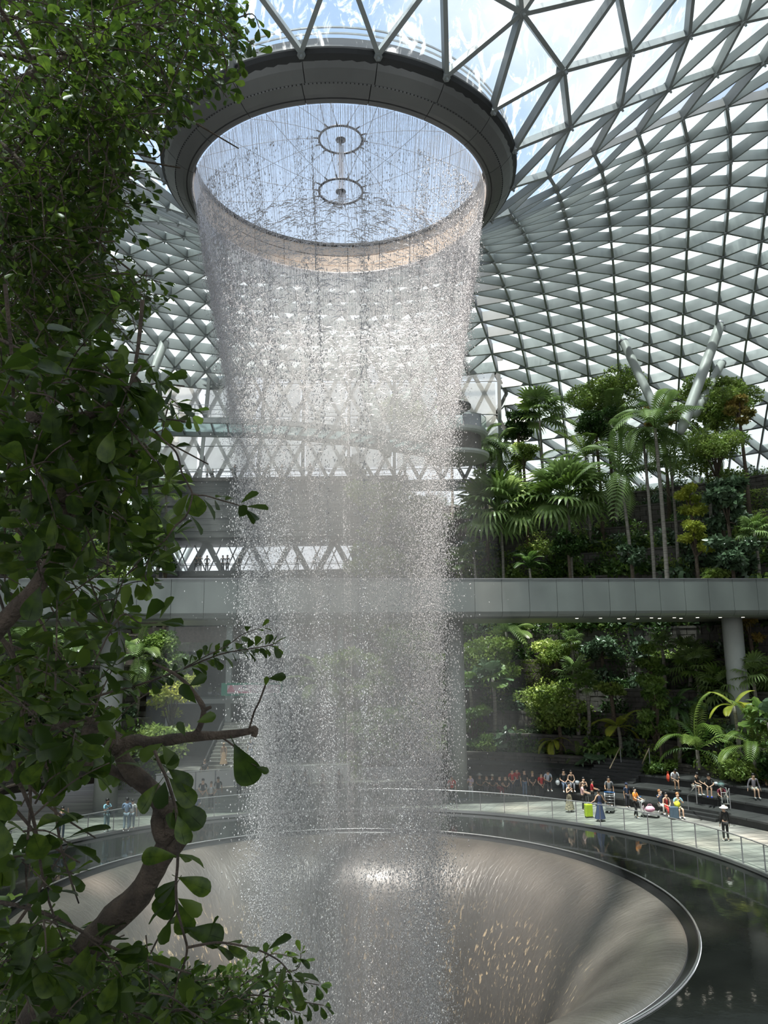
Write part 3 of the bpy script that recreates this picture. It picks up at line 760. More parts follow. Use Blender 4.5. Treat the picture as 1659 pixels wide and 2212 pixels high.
def frond_mesh(name, m, L=2.4, n=20, w=.055, ll=.62, droop=1.0, lift=.9, hang=.35):
    """feather frond: a bowed rachis with two rows of leaflets"""
    mb = MB(); P = []
    for k in range(n+3):
        t = k/(n+2); P.append(Vector((L*(t-.18*t*t*droop), 0, L*(lift*t-.95*droop*t*t))))
    mb.tube(P, [.028*(1-.8*k/(n+2)) for k in range(n+3)], 4, False)
    for k in range(2, n+2):
        t = k/(n+2); d = (P[min(k+1, n+2)]-P[k-1]).normalized(); up = Vector((0, 1, 0)).cross(d)*-1
        l = ll*L/2.4*math.sin(PI*min(1, .12+.86*t))**.6
        for s in (-1, 1):
            o = (Vector((0, s, 0))*.86+d*.55+Vector((0, 0, .12))).normalized(); a = P[k]; b = a+o*l*.55; c = a+o*l+Vector((0, 0, -hang*l))
            wv = d*w*L/2.4
            q = len(mb.v); mb.v += [tuple(a-wv*.4), tuple(a+wv*.4), tuple(b+wv), tuple(b-wv), tuple(c)]
            mb.f += [(q, q+1, q+2, q+3), (q+3, q+2, q+4)]
    return mb.mesh(name, m)
def fan_mesh(name, m, R=1.0, n=15, pet=1.0, spread=250, split=.45, droop=.35):
    """fan leaf: stalk and a pleated disc split into blades"""
    mb = MB(); mb.tube([(0, 0, 0), (pet*.5, 0, pet*.12), (pet, 0, pet*.1)], [.03, .022, .015], 4, False)
    o = Vector((pet, 0, pet*.1))
    for k in range(n):
        a = math.radians(-spread/2+spread*(k+.5)/n); h = math.radians(spread/n/2)
        l = R*(.8+.2*math.cos(a)); dv = lambda an, r, z: o+Vector((math.cos(an)*r, math.sin(an)*r, z))
        z1 = -.04*R; z2 = -droop*R*.35; z3 = -droop*R
        q = len(mb.v)
        mb.v += [tuple(o), tuple(dv(a-h, l*(1-split), z1)), tuple(dv(a, l*(1-split), z1+.05*R)), tuple(dv(a+h, l*(1-split), z1)), tuple(dv(a-h*.5, l*.8, z2)), tuple(dv(a+h*.5, l*.8, z2)), tuple(dv(a, l, z3))]
        mb.f += [(q, q+1, q+2), (q, q+2, q+3), (q+1, q+4, q+2), (q+2, q+5, q+3), (q+4, q+6, q+5, q+2)]
    return mb.mesh(name, m)
LEAF_V = [(0, 0, 0), (.35, .25, .05), (.35, -.25, .05), (.8, .22, 0), (.8, -.22, 0), (1, 0, -.08), (.55, 0, -.02)]
LEAF_F = [(0, 6, 1), (0, 2, 6), (1, 6, 3), (2, 4, 6), (3, 6, 5), (4, 5, 6)]
LEAF3_V = [(0, 0, 0), (.45, .28, .04), (1, 0, -.06), (.45, -.28, .04)]
LEAF3_F = [(0, 3, 2), (0, 2, 1)]
def foliage(name, m, clumps, n, size, up=.8, rng=RN, hollow=.55):
    """leaves through the shells of several ellipsoid clumps"""
    C = np.array([c[:3] for c in clumps]); Rr = np.array([c[3:6] for c in clumps]); wgt = Rr.prod(1)**.667; wgt /= wgt.sum()
    idx = rng.choice(len(C), n, p=wgt); d = rng.normal(size=(n, 3)); d /= np.linalg.norm(d, axis=1)[:, None]
    rad = hollow+(1-hollow)*rng.random(n)**.6
    P = C[idx]+d*Rr[idx]*rad[:, None]
    R = rand_rot(n, up, rng); V, Fc = scatter_np(LEAF3_V, LEAF3_F, P, R, size*(.65+.7*rng.random(n)))
    return npmesh(name, V, Fc, m)

FR = {'feather': [frond_mesh('frond_a', LM['palm'], droop=.9), frond_mesh('frond_b', LM['palm'], droop=1.15, lift=.75), frond_mesh('frond_c', LM['palm'], droop=.7, lift=1.2), frond_mesh('frond_d', LM['palm'], droop=1.4, lift=.5)],
      'areca': [frond_mesh('frond_e', LM['light'], droop=.8, n=24, w=.035, ll=.5, lift=1.2), frond_mesh('frond_f', LM['mid'], droop=1.1, n=24, w=.035, ll=.5, lift=.9)],
      'fan': [fan_mesh('fan_a', LM['palm']), fan_mesh('fan_b', LM['palm'], spread=220, droop=.55), fan_mesh('fan_c', LM['mid'], spread=280, droop=.2)],
      'big': [fan_mesh('paddle_a', LM['blue'], R=1.1, n=9, split=.12, spread=270, droop=.3, pet=.9), fan_mesh('paddle_b', LM['mid'], R=1.0, n=9, split=.15, spread=250, droop=.45, pet=.8)],
      'fern': [frond_mesh('fern_a', LM['fern'], droop=.8, n=22, w=.075, ll=.5, lift=.55, hang=.15), frond_mesh('fern_b', LM['fern'], droop=.6, n=22, w=.075, ll=.5, lift=.8, hang=.15)],
      'darkfern': [frond_mesh('fern_c', LM['deep'], droop=.9, n=18, w=.06, ll=.5, lift=.8)]}
FR['fan'] += FR['fan'][:1]
def crown(parent, z, kind, n, R, el0=-25, el1=75, name='frond', off=Vector((0, 0, 0)), rnd=random):
    base = 2.4*.82 if kind in ('feather', 'areca', 'fern', 'darkfern') else 2.0
    for k in range(n):
        me = rnd.choice(FR[kind]); o = link(name, me, parent); o.location = (off.x, off.y, z+off.z)
        u = (k+.5)/n; el = el0+(el1-el0)*(1-u); s = R/base*rnd.uniform(.85, 1.12)
        if kind in ('feather', 'areca', 'fern', 'darkfern'): el = el-25
        o.rotation_euler = (rnd.uniform(-.25, .25), -math.radians(el), k*2.4+rnd.uniform(-.2, .2)); o.scale = (s, s, s)
PLANTN = [0]
def base_at(px, lvl, dr=.9, extra=0):
    R, z = (TER[lvl] if lvl >= 0 else {-1: (23.0, 0)}[lvl]); x, y = atR(px, R+dr); return Vector((x, y, z-.12))
def zpix(px, y, p): return atY(px, y, p.y).z
def palm(kind, px, yc, lvl, wpx, label, n=None, tr=.13, lean=0, name=None, dr=.9, el=(-30, 75), bare=False):
    b = base_at(px+lean, lvl, dr); zc = zpix(px, yc, b); R = wpx/2*b.y/F*1.08
    nm = name or {'fan': 'fan_palm', 'feather': 'feather_palm', 'areca': 'areca_palm', 'big': 'broad_leaf_plant', 'fern': 'tree_fern', 'darkfern': 'fern'}[kind]
    t = empty(nm, b, label=label, cat='fern' if 'fern' in kind else ('plant' if kind == 'big' else 'palm'))
    h = max(.25, zc-b.z); top = Vector(((-lean)*b.y/F, 0, h))
    if bare: h = .1; top = Vector((0, 0, .1))
    pts = [top*u+Vector((.12*math.sin(u*3), 0, 0))*(1 if h > 2 else 0) for u in np.linspace(0, 1, 12)]
    MB().tube(pts, [tr*(1.25-.45*u) for u in np.linspace(0, 1, 12)], 8).build('trunk', M_TRUNK, t, smooth=True)
    crown(t, top.z, kind, n or {'fan': 26, 'feather': 13, 'areca': 16, 'big': 12, 'fern': 12, 'darkfern': 10}[kind], R, el[0], el[1], 'leaf' if kind in ('fan', 'big') else 'frond', Vector((pts[-1].x, 0, 0)))
    return t
def tree(px, yc, lvl, wpx, hpx, label, m='mid', n=2600, leaf=.26, clumps=9, tr=.16, dr=1.4, name='broadleaf_tree', flat=.55, kind_cat='tree', seed=1):
    b = base_at(px, lvl, dr); zc = zpix(px, yc, b); sx = wpx/2*b.y/F; sz = hpx/2*b.y/F; r = random.Random(seed)
    t = empty(name, b, label=label, cat=kind_cat); h = zc-b.z; cl = []
    br = MB(); br.tube([(0, 0, 0), (.1, 0, (h-sz)*.5), (0, .05, h-sz*.5), (0, 0, h)], [tr*1.3, tr, tr*.8, tr*.4], 8)
    for k in range(clumps):
        a = k*2.4; q = math.sqrt((k+.6)/clumps); zz = r.uniform(-.75, .75)
        rr = sx*(1-.35*abs(zz)); c = Vector((math.cos(a)*q*rr*.72, math.sin(a)*q*rr*.72, h+sz*zz))
        s = sx*r.uniform(.28, .42); cl.append((c.x, c.y, c.z, s, s, s*flat)); br.tube([(0, 0, h-sz*.9+abs(zz)*sz*.3), Vector((c.x*.5, c.y*.5, c.z-sz*.2)), c], [tr*.45, tr*.3, tr*.12], 5)
    br.build('trunk', M_BARK, t, smooth=True)
    link('foliage', foliage('foliage', LM[m], cl, int(n*1.7), leaf*1.2, .9), t, 'stuff')
    return t
# --- upper garden, right of the fall
palm('fan', 1092, 1105, 6, 200, 'wide fan palm above the bridge, first from the falling water', 34)
palm('fan', 1243, 1075, 6, 200, 'wide fan palm above the bridge, second from the falling water', 34, dr=1.2)
palm('fan', 1190, 895, 9, 140, 'tall fan palm against the roof left of the spreading tree', 22)
palm('feather', 1366, 1025, 6, 190, 'feather palm with grey arching fronds and a leaning pale trunk, centre of the upper garden', 12, lean=14, tr=.15)
palm('feather', 1062, 960, 8, 120, 'small dark feather palm beside the glass balcony', 11)
palm('feather', 1092, 975, 8, 130, 'dark feather palm right of the small one by the balcony', 11, dr=1.5)
palm('feather', 1352, 918, 9, 170, 'feather palm with a bright upright spear leaf below the spreading tree', 13, el=(-20, 85))
palm('feather', 1452, 925, 5, 190, 'tallest feather palm with ringed brown trunk rising from behind the bridge', 14, tr=.17)
palm('feather', 1424, 955, 5, 130, 'slim grey trunked feather palm just left of the tallest one', 11, tr=.14, dr=1.4)
palm('feather', 1480, 990, 7, 130, 'thin feather palm right of the tallest one, yellowing fronds', 11)
palm('areca', 1290, 985, 8, 150, 'clump palm with fine arching fronds behind the two fan palms', 14)
palm('areca', 1560, 975, 8, 120, 'clump palm with yellow green fronds below the far right tree', 14)
palm('fan', 1655, 1150, 6, 90, 'fan palm cut by the right edge of the picture, above the bridge', 20)
palm('fan', 1000, 1215, 5, 80, 'low fan palm at the edge of the spray just above the bridge', 16)
palm('fan', 985, 880, 9, 80, 'palm growing over the hanging planter bowl', 16, dr=3)
palm('darkfern', 1152, 1228, 5, 80, 'bird nest fern with upright pale fronds above the bridge', 14, el=(20, 85))
palm('big', 1030, 1190, 5, 60, 'glossy broad leaf plant below the first fan palm', 10)
tree(1345, 855, 9, 200, 125, 'spreading fine leaved tree against the roof, centre right', 'light', 6000, .22, 15, seed=3)
tree(1318, 905, 8, 120, 90, 'lower dark green tree just under the spreading one', 'deep', 2200, .24, 9, seed=31)
tree(1592, 872, 9, 215, 150, 'big dense green tree against the roof at the far right', 'light', 6500, .24, 17, seed=4)
tree(1585, 985, 7, 200, 120, 'layered pale leaved tree under the big far right tree', 'light', 3600, .22, 13, seed=5)
tree(1648, 880, 8, 70, 90, 'orange tinted tree at the right edge under the roof', 'orange', 1500, .24, 7, seed=6)
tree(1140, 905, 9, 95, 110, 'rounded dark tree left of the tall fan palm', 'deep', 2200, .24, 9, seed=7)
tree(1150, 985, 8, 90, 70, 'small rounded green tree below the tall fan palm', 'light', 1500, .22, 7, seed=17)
tree(1470, 895, 9, 110, 70, 'reddish green bush top between the roof supports', 'orange', 1200, .24, 7, seed=8)
tree(1520, 1075, 6, 85, 90, 'yellow green climber column, upper part, right of the tallest palm', 'yellow', 2200, .20, 9, seed=9)
tree(1522, 1165, 5, 90, 100, 'yellow green climber column, lower part, just above the bridge', 'yellow', 2400, .20, 9, seed=10)
tree(1600, 1085, 6, 110, 120, 'dark glossy umbrella leaf tree with drooping leaves, right of the yellow climber', 'blue', 1500, .42, 9, seed=11)
tree(1600, 1185, 5, 120, 90, 'lower dark glossy umbrella leaf shrub at the right, over the bridge', 'blue', 1300, .40, 9, seed=12)
tree(1378, 1195, 5, 60, 60, 'small glossy umbrella leaf bush at the foot of the leaning palm', 'blue', 800, .32, 7, seed=13)
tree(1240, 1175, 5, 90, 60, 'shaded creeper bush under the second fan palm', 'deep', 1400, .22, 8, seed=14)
tree(1060, 1010, 7, 90, 90, 'leafy climber on the dark wall under the balcony', 'mid', 1400, .22, 8, seed=15)
tree(1560, 1235, 5, 70, 40, 'low star leaved plant on the terrace edge at the right over the bridge', 'light', 700, .3, 6, seed=16)
# --- behind the falling water
tree(880, 905, 9, 150, 100, 'round tree crown blurred by the falling water, upper middle', 'light', 3000, .24, 12, seed=20)
tree(765, 1000, 8, 80, 70, 'small pine like tree left of the spray filled hill', 'deep', 1200, .26, 7, seed=21)
tree(820, 1100, 6, 170, 130, 'pale foliage mass behind the spray above the bridge, left half', 'light', 3200, .24, 13, seed=22)
tree(920, 1130, 6, 150, 150, 'pale foliage mass behind the spray above the bridge, right half', 'mid', 3200, .24, 13, seed=23)
tree(800, 1210, 5, 160, 60, 'low bright shrubs behind the spray on the bridge line', 'light', 1500, .24, 9, seed=24)
tree(760, 1470, 2, 170, 180, 'large pale leafed shrub mass under the bridge behind the spray, left', 'light', 3600, .24, 14, seed=25)
tree(880, 1450, 2, 170, 200, 'large leafed shrub mass under the bridge behind the spray, right', 'mid', 3600, .24, 14, seed=26)
palm('areca', 700, 1480, 2, 150, 'bright feathery palm behind the spray under the bridge', 18)
tree(820, 1580, 0, 220, 100, 'low dark shrubs behind the crowd in the spray', 'mid', 2200, .22, 12, seed=27)
# --- left of the fall
tree(250, 985, 8, 130, 120, 'dark tree at left seen through the near leaves, beside the blinds', 'deep', 2400, .26, 11, seed=30)
palm('areca', 345, 1070, 6, 110, 'bright yellow green palm left of the concrete wall', 16)
palm('areca', 330, 1160, 5, 130, 'pale arching palm left of the truss storey', 16)
tree(285, 1140, 5, 130, 150, 'dark flowering shrub at left with orange specks', 'mid', 2600, .24, 12, seed=32)
tree(350, 1225, 4, 50, 60, 'small rounded shrub at the left end of the truss storey', 'deep', 700, .22, 6, seed=33)
palm('feather', 60, 1400, 2, 190, 'feather palm under the bridge at the far left', 12)
palm('feather', 170, 1390, 2, 170, 'feather palm under the bridge left of the column', 12)
palm('feather', 300, 1420, 2, 140, 'feather palm just right of the left column', 11)
tree(60, 1480, 1, 150, 110, 'pale round leaved bush at the far left under the bridge', 'light', 1700, .3, 9, seed=34)
tree(160, 1500, 1, 140, 100, 'grey green bush left of the column', 'mid', 1700, .24, 9, seed=35)
tree(360, 1420, 2, 140, 120, 'leafy shrub right of the left column, under the bridge', 'mid', 2400, .24, 11, seed=36)
tree(375, 1520, 1, 130, 130, 'shrub with yellow tips above the left stair', 'yellow', 1100, .2, 9, seed=37)
tree(350, 1600, 0, 170, 110, 'pale grassy bush beside the far stair', 'light', 2400, .26, 12, seed=38)
tree(60, 1610, 0, 160, 120, 'dark bush at the far left behind the deck', 'deep', 1800, .26, 9, seed=39)
# --- under the bridge, right
palm('feather', 1095, 1365, 3, 120, 'feather palm touching the underside of the bridge, right of the spray', 12)
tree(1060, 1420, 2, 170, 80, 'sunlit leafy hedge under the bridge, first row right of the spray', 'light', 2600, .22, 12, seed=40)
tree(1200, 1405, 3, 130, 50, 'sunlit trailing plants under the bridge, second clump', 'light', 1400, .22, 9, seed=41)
tree(1300, 1400, 3, 120, 50, 'dark leaved planting under the bridge, third clump', 'blue', 1000, .28, 8, seed=42)
palm('fan', 1235, 1385, 3, 60, 'small pale fan palm on the upper ledge under the bridge', 14)
palm('fan', 1430, 1390, 3, 60, 'small fan palm in sun before the pale stone wall', 16)
palm('fan', 1485, 1405, 3, 75, 'second small fan palm right of the sunlit one', 16)
palm('big', 1012, 1480, 1, 80, 'bright round leaved plant at the edge of the spray', 10)
palm('big', 1062, 1465, 1, 90, 'big leaved plant second from the spray', 11)
palm('fan', 1240, 1462, 1, 90, 'shaded fan palm in the middle of the lower terraces', 18)
palm('fan', 1262, 1480, 1, 70, 'low fan palm with pale blades, centre of the lower terraces', 16)
tree(1175, 1500, 1, 150, 40, 'bright trailing plants on the middle ledge', 'light', 1500, .2, 10, seed=43)
tree(1200, 1545, 0, 150, 50, 'bright strap leaved plants on the lowest ledge', 'light', 1500, .22, 10, seed=44)
tree(1315, 1475, 1, 70, 50, 'pale mottled shrub before the stone pier', 'light', 600, .24, 6, seed=45)
tree(1018, 1580, 0, 90, 120, 'dark climber at the edge of the spray, lower terraces', 'mid', 1500, .24, 9, seed=46)
tree(1403, 1430, 1, 75, 90, 'tall narrow tree with bright leaves, crown top, right of centre', 'mid', 1500, .22, 8, dr=-.4, seed=47)
tree(1410, 1525, 0, 100, 150, 'tall narrow tree with bright leaves and thin trunk by the handrails', 'mid', 3400, .22, 13, dr=-.3, seed=48, tr=.09)
palm('fan', 1500, 1445, 2, 110, 'dark clustered fan palm on the right lower terraces, upper left', 24)
palm('fan', 1560, 1490, 2, 130, 'dark spiky fan palm left of the right column', 26)
palm('fan', 1620, 1460, 2, 110, 'brownish fan palm in front of the right column', 22)
palm('darkfern', 1450, 1530, 0, 100, 'dark spiky fern right of the narrow tree', 12)
palm('fern', 1325, 1570, 0, 110, 'yellow green tree fern left of the narrow tree', 9, el=(-10, 45))
palm('fern', 1575, 1525, 0, 100, 'yellow tree fern on the right lower terraces', 8, el=(-10, 45))
palm('fern', 1185, 1600, 0, 70, 'dim tree fern left of the exit sign', 8, el=(-20, 30))
palm('big', 1280, 1625, 0, 100, 'huge drooping paddle leaved plant beside the exit sign', 10, el=(-35, 60), dr=-.2)
palm('areca', 1490, 1620, 0, 190, 'arching palm behind the seated people, right', 12, dr=-.2)
palm('areca', 1610, 1610, 0, 150, 'sunlit arching palm behind the seated people, far right', 14, dr=-.6)
palm('big', 1645, 1560, 0, 140, 'huge ribbed round leaved palm at the right edge', 12, dr=-.8)
tree(1405, 1655, 0, 90, 30, 'clipped dark green shrub in the planter beside the stair', 'mid', 1200, .18, 9, dr=-1.0, seed=49, tr=.03)
tree(1575, 1655, 0, 110, 50, 'white speckled leafy shrub behind the seated pair', 'light', 1400, .16, 9, dr=-.9, seed=50, tr=.03)
tree(1650, 1660, 0, 90, 60, 'dark low shrub behind the man in the grey shirt', 'deep', 900, .2, 8, dr=-.9, seed=51, tr=.03)
tree(1625, 1360, 3, 60, 70, 'reddish white speckled plant at the right edge under the bridge', 'orange', 700, .26, 7, seed=52)

# --- filler: small shared plants along every ledge
rf = random.Random(5)
def filler_mesh(nm, m, n, size, rx, rz, up): return foliage(nm, LM[m], [(0, 0, rz*.8, rx, rx*.8, rz), (rx*.6, 0, rz*.5, rx*.6, rx*.6, rz*.6), (-rx*.6, .1, rz*.5, rx*.6, rx*.6, rz*.6)], n, size, up)
FILL = [('low_shrub', filler_mesh('shrub_a', 'mid', 330, .20, .9, .55, .9), 'low_shrub'), ('low_shrub', filler_mesh('shrub_b', 'deep', 330, .22, .9, .6, .9), ''),
        ('low_shrub', filler_mesh('shrub_c', 'light', 260, .19, .8, .5, .9), ''), ('trailing_plant', filler_mesh('shrub_d', 'blue', 220, .30, .8, .7, .5), '')]
def vine_mesh(m, nm):
    n = 300; P = np.stack([RN.normal(0, .45, n), RN.normal(-.25, .08, n)-.1, -RN.random(n)**1.3*2.2], 1)
    V, Fc = scatter_np(LEAF3_V, LEAF3_F, P, rand_rot(n, .2), .18*(.7+.6*RN.random(n))); return npmesh(nm, V, Fc, LM[m])
VINES = [vine_mesh('mid', 'vine_a'), vine_mesh('deep', 'vine_b'), vine_mesh('light', 'vine_c')]
ORD = ['lowest', 'second', 'third', 'fourth', 'fifth', 'sixth', 'seventh', 'eighth', 'ninth', 'tenth', 'eleventh', 'highest']
KCOL = {'mid': 'green', 'deep': 'dark green', 'light': 'pale green', 'blue': 'glossy blue green'}
def zone(px):
    for x, n in ((200, 'at the far left'), (370, 'left of the far stair'), (760, 'left of the spray'), (860, 'behind the spray, left half'), (970, 'behind the spray, right half'), (1080, 'just right of the falling water'), (1190, 'under the first fan palms'),
                 (1300, 'left of centre right'), (1400, 'near the leaning palm column'), (1500, 'near the tallest palm column'), (1590, 'left of the right column'), (9999, 'at the far right edge')):
        if px < x: return n
FK = [('mid', FILL[0][1]), ('deep', FILL[1][1]), ('light', FILL[2][1]), ('blue', FILL[3][1])]
VK = list(zip(('mid', 'deep', 'light'), VINES))
for li, (R, z) in enumerate(TER):
    for (a0, a1) in SECT:
        a = a0+1
        while a < a1-1:
            hi = 1.45 if li in (5, 6, 7, 8) else 1.0
            a += rf.uniform(.8, 1.9)*34/R*1.35/hi
            p = pol(R+rf.uniform(.5, 1.4), a, z-.1); v = view(p)
            if v is None or not (-40 < v[0] < W+40): continue
            zn = zone(v[0]); wh = 'on the %s stone ledge %s' % (ORD[li], zn); gz_ = ('above' if z > 12 else 'under')+' the bridge'
            if rf.random() < .62:
                kc, me = rf.choice(FK); o = link('low_shrub', me); o.location = p
                s = rf.uniform(.8, 1.5)*hi; o.scale = (s, s, s*rf.uniform(.8, 1.3)); o.rotation_euler = (0, 0, rf.uniform(0, 6.3))
                tag(o, KCOL[kc]+' low shrub '+wh, 'shrub', 'small shrubs %s, %s %s' % (gz_, KCOL[kc], wh))
            elif rf.random() < .6:
                kc, me = rf.choice(VK); o = link('hanging_vine', me); o.location = pol(R-.15, a, z+.05); o.rotation_euler = (0, 0, math.radians(a)-PI/2); s = rf.uniform(.7, 1.3); o.scale = (s, 1, s)
                tag(o, KCOL[kc]+' vine hanging '+wh.replace('on the', 'over the'), 'vine', 'hanging vines, %s %s' % (KCOL[kc], wh))
            else:
                o = empty('small_fern', p, rf.uniform(0, 6), 'small arching fern '+wh, 'fern', 'small ferns '+wh)
                crown(o, 0, rf.choice(['darkfern', 'areca', 'darkfern']), 6, rf.uniform(.6, 1.1)*hi, 10, 70, rnd=rf)

# ---------------------------------------------------------------- the falling water
WP = [(29.15, 6.40), (28.2, 6.25), (26, 5.92), (23.3, 5.42), (20, 4.88), (17.1, 4.45), (13, 4.05), (9.2, 3.80), (4, 3.52), (-2, 3.3), (-9, 3.15)]
WZ = np.array([w[0] for w in WP])[::-1]; WR = np.array([w[1] for w in WP])[::-1]
def wr(z): return np.interp(z, WZ, WR)
WX = .35     # the fall drifts a little to the right on its way down
def wx(z): return WX*(29-np.asarray(z))/29
wf = empty('waterfall', (CX, CY, 0), label='tall ring shaped waterfall dropping from the roof opening into the bowl', cat='waterfall')
def spraymat():
    m = bpy.data.materials.new('water_drops'); m.use_nodes = True; N = m.node_tree.nodes; L = m.node_tree.links; N.clear()
    o = N.new('ShaderNodeOutputMaterial'); d = N.new('ShaderNodeBsdfDiffuse'); d.inputs[0].default_value = (.90, .87, .88, 1)
    t = N.new('ShaderNodeBsdfTranslucent'); t.inputs[0].default_value = (.9, .88, .9, 1)
    a = N.new('ShaderNodeMixShader'); a.inputs[0].default_value = .5; L.new(d.outputs[0], a.inputs[1]); L.new(t.outputs[0], a.inputs[2])
    g = N.new('ShaderNodeBsdfGlossy'); g.inputs['Roughness'].default_value = .25
    b = N.new('ShaderNodeMixShader'); b.inputs[0].default_value = .25; L.new(a.outputs[0], b.inputs[1]); L.new(g.outputs[0], b.inputs[2])
    L.new(b.outputs[0], o.inputs[0]); return m
M_DROP = spraymat()
def veilmat(name, amt, grain):
    """sheet of spray: patches of fine drops, clear between"""
    m = bpy.data.materials.new(name); m.use_nodes = True; N = m.node_tree.nodes; L = m.node_tree.links; N.clear()
    o = N.new('ShaderNodeOutputMaterial'); tr = N.new('ShaderNodeBsdfTransparent')
    d = N.new('ShaderNodeBsdfDiffuse'); d.inputs[0].default_value = (.84, .83, .85, 1); t = N.new('ShaderNodeBsdfTranslucent'); t.inputs[0].default_value = (.84, .83, .85, 1)
    a = N.new('ShaderNodeMixShader'); L.new(d.outputs[0], a.inputs[1]); L.new(t.outputs[0], a.inputs[2])
    tc = N.new('ShaderNodeTexCoord'); mp = N.new('ShaderNodeMapping'); mp.inputs['Scale'].default_value = (2.6, 2.6, .10); L.new(tc.outputs['Object'], mp.inputs[0])
    n1 = N.new('ShaderNodeTexNoise'); n1.inputs['Scale'].default_value = 1.6; n1.inputs['Detail'].default_value = 5; L.new(mp.outputs[0], n1.inputs['Vector'])
    mp2 = N.new('ShaderNodeMapping'); mp2.inputs['Scale'].default_value = (1, 1, .28); L.new(tc.outputs['Object'], mp2.inputs[0])
    n2 = N.new('ShaderNodeTexNoise'); n2.inputs['Scale'].default_value = grain; n2.inputs['Detail'].default_value = 1; L.new(mp2.outputs[0], n2.inputs['Vector'])
    r1 = N.new('ShaderNodeMapRange'); r1.inputs['From Min'].default_value = .36; r1.inputs['From Max'].default_value = .68; r1.inputs['To Min'].default_value = .35; L.new(n1.outputs['Fac'], r1.inputs['Value'])
    r2 = N.new('ShaderNodeMapRange'); r2.inputs['From Min'].default_value = .47; r2.inputs['From Max'].default_value = .58; r2.inputs['To Min'].default_value = .20; L.new(n2.outputs['Fac'], r2.inputs['Value'])
    mu = N.new('ShaderNodeMath'); mu.operation = 'MULTIPLY'; L.new(r1.outputs[0], mu.inputs[0]); L.new(r2.outputs[0], mu.inputs[1])
    m2 = N.new('ShaderNodeMath'); m2.operation = 'MULTIPLY'; m2.inputs[1].default_value = amt; L.new(mu.outputs[0], m2.inputs[0])
    sz = N.new('ShaderNodeSeparateXYZ'); L.new(tc.outputs['Object'], sz.inputs[0])
    zr = N.new('ShaderNodeMapRange'); zr.inputs['From Min'].default_value = -9; zr.inputs['From Max'].default_value = 29; L.new(sz.outputs['Z'], zr.inputs['Value'])
    zc = N.new('ShaderNodeValToRGB'); L.new(zr.outputs[0], zc.inputs[0]); el = zc.color_ramp.elements
    el[0].position = 0; el[0].color = (.95,)*3+(1,); el[1].position = 1; el[1].color = (1.0,)*3+(1,)
    for p_, v_ in ((.26, .80), (.45, .50), (.60, .24), (.72, .24), (.79, .50), (.86, .80), (.93, .8)): e_ = el.new(p_); e_.color = (v_, v_, v_, 1)
    m3 = N.new('ShaderNodeMath'); m3.operation = 'MULTIPLY'; L.new(m2.outputs[0], m3.inputs[0]); L.new(zc.outputs[0], m3.inputs[1]); m2 = m3
    f = N.new('ShaderNodeMixShader'); L.new(m2.outputs[0], f.inputs[0]); L.new(tr.outputs[0], f.inputs[1]); L.new(a.outputs[0], f.inputs[2]); L.new(f.outputs[0], o.inputs[0])
    return m
for i, (sc, amt, gr_) in enumerate(((1.0, .46, 26), (.93, .30, 21))):
    mb = MB(); nz, na = 60, 96
    for k in range(nz+1):
        z = 29.1+(-9-29.1)*k/nz; r = float(wr(z))*(1-(1-sc)*min(1, (29.1-z)/6)); ox = float(wx(z))
        for j in range(na):
            a = 2*PI*j/na; rr = r*(1+.012*math.sin(a*23+i*2)+.01*math.sin(a*41+z*.3)); mb.v.append((ox+rr*math.cos(a), rr*math.sin(a), z))
    for k in range(nz):
        for j in range(na): a = k*na+j; b = k*na+(j+1) % na; mb.f.append((a, b, b+na, a+na))
    mb.build('water_veil', veilmat('water_veil_%s' % 'abc'[i], amt, gr_), wf, 'stuff', smooth=True)
# separate drops: small octahedra, thicker in the lower, broken part of the fall
OV = np.array([(1, 0, 0), (-.5, .87, 0), (-.5, -.87, 0), (0, 0, 1.5), (0, 0, -1.5)], float)
OF = np.array([(0, 1, 3), (1, 2, 3), (2, 0, 3), (1, 0, 4), (2, 1, 4), (0, 2, 4)])
def drops(n, z0, z1, sig, size, nm, pw=1.0, rsc=1.0, str_=1.0):
    z = z0+(z1-z0)*RN.random(n)**pw; a = RN.random(n)*2*PI
    # the fall hangs in ropes: crowd the drops to preferred angles
    a = a+.07*np.sin(a*17+1)+.04*np.sin(a*29)
    side = RN.random(n) < .38; a = np.where(side, np.where(RN.random(n) < .5, RN.normal(-2.72, .32, n), RN.normal(-.42, .32, n)), a)
    r = wr(z)*rsc+RN.normal(0, 1, n)*sig*(.25+np.clip((29-z)/14, 0, 1.3))-np.abs(RN.normal(0, 1, n))*sig*.8*np.clip((26-z)/10, 0, 1)
    P = np.stack([wx(z)+r*np.cos(a), r*np.sin(a), z], 1)
    R = rand_rot(n, 0)*.5; R[:, :, :] = np.eye(3)[None]
    th = RN.random(n)*2*PI; R[:, 0, 0] = np.cos(th); R[:, 0, 1] = -np.sin(th); R[:, 1, 0] = np.sin(th); R[:, 1, 1] = np.cos(th); R[:, 2, 2] = str_
    V, Fc = scatter_np(OV, OF, P, R, size*(.45+RN.random(n)**2*1.1))
    link(nm, npmesh(nm, V, Fc, M_DROP), wf, 'stuff')
drops(175000, 26.5, -8, .28, .0165, 'falling_drops', 1.0, 1.0, 1.3)
drops(40000, 28.0, 19, .10, .014, 'upper_drops', 1.2, 1.0, 2.2)
drops(30000, 8, -9, .35, .022, 'low_drops', 1, 1, 1.2)
drops(2500, 22, 2, .9, .020, 'stray_drops', 1.0, 1.06, 1.0)
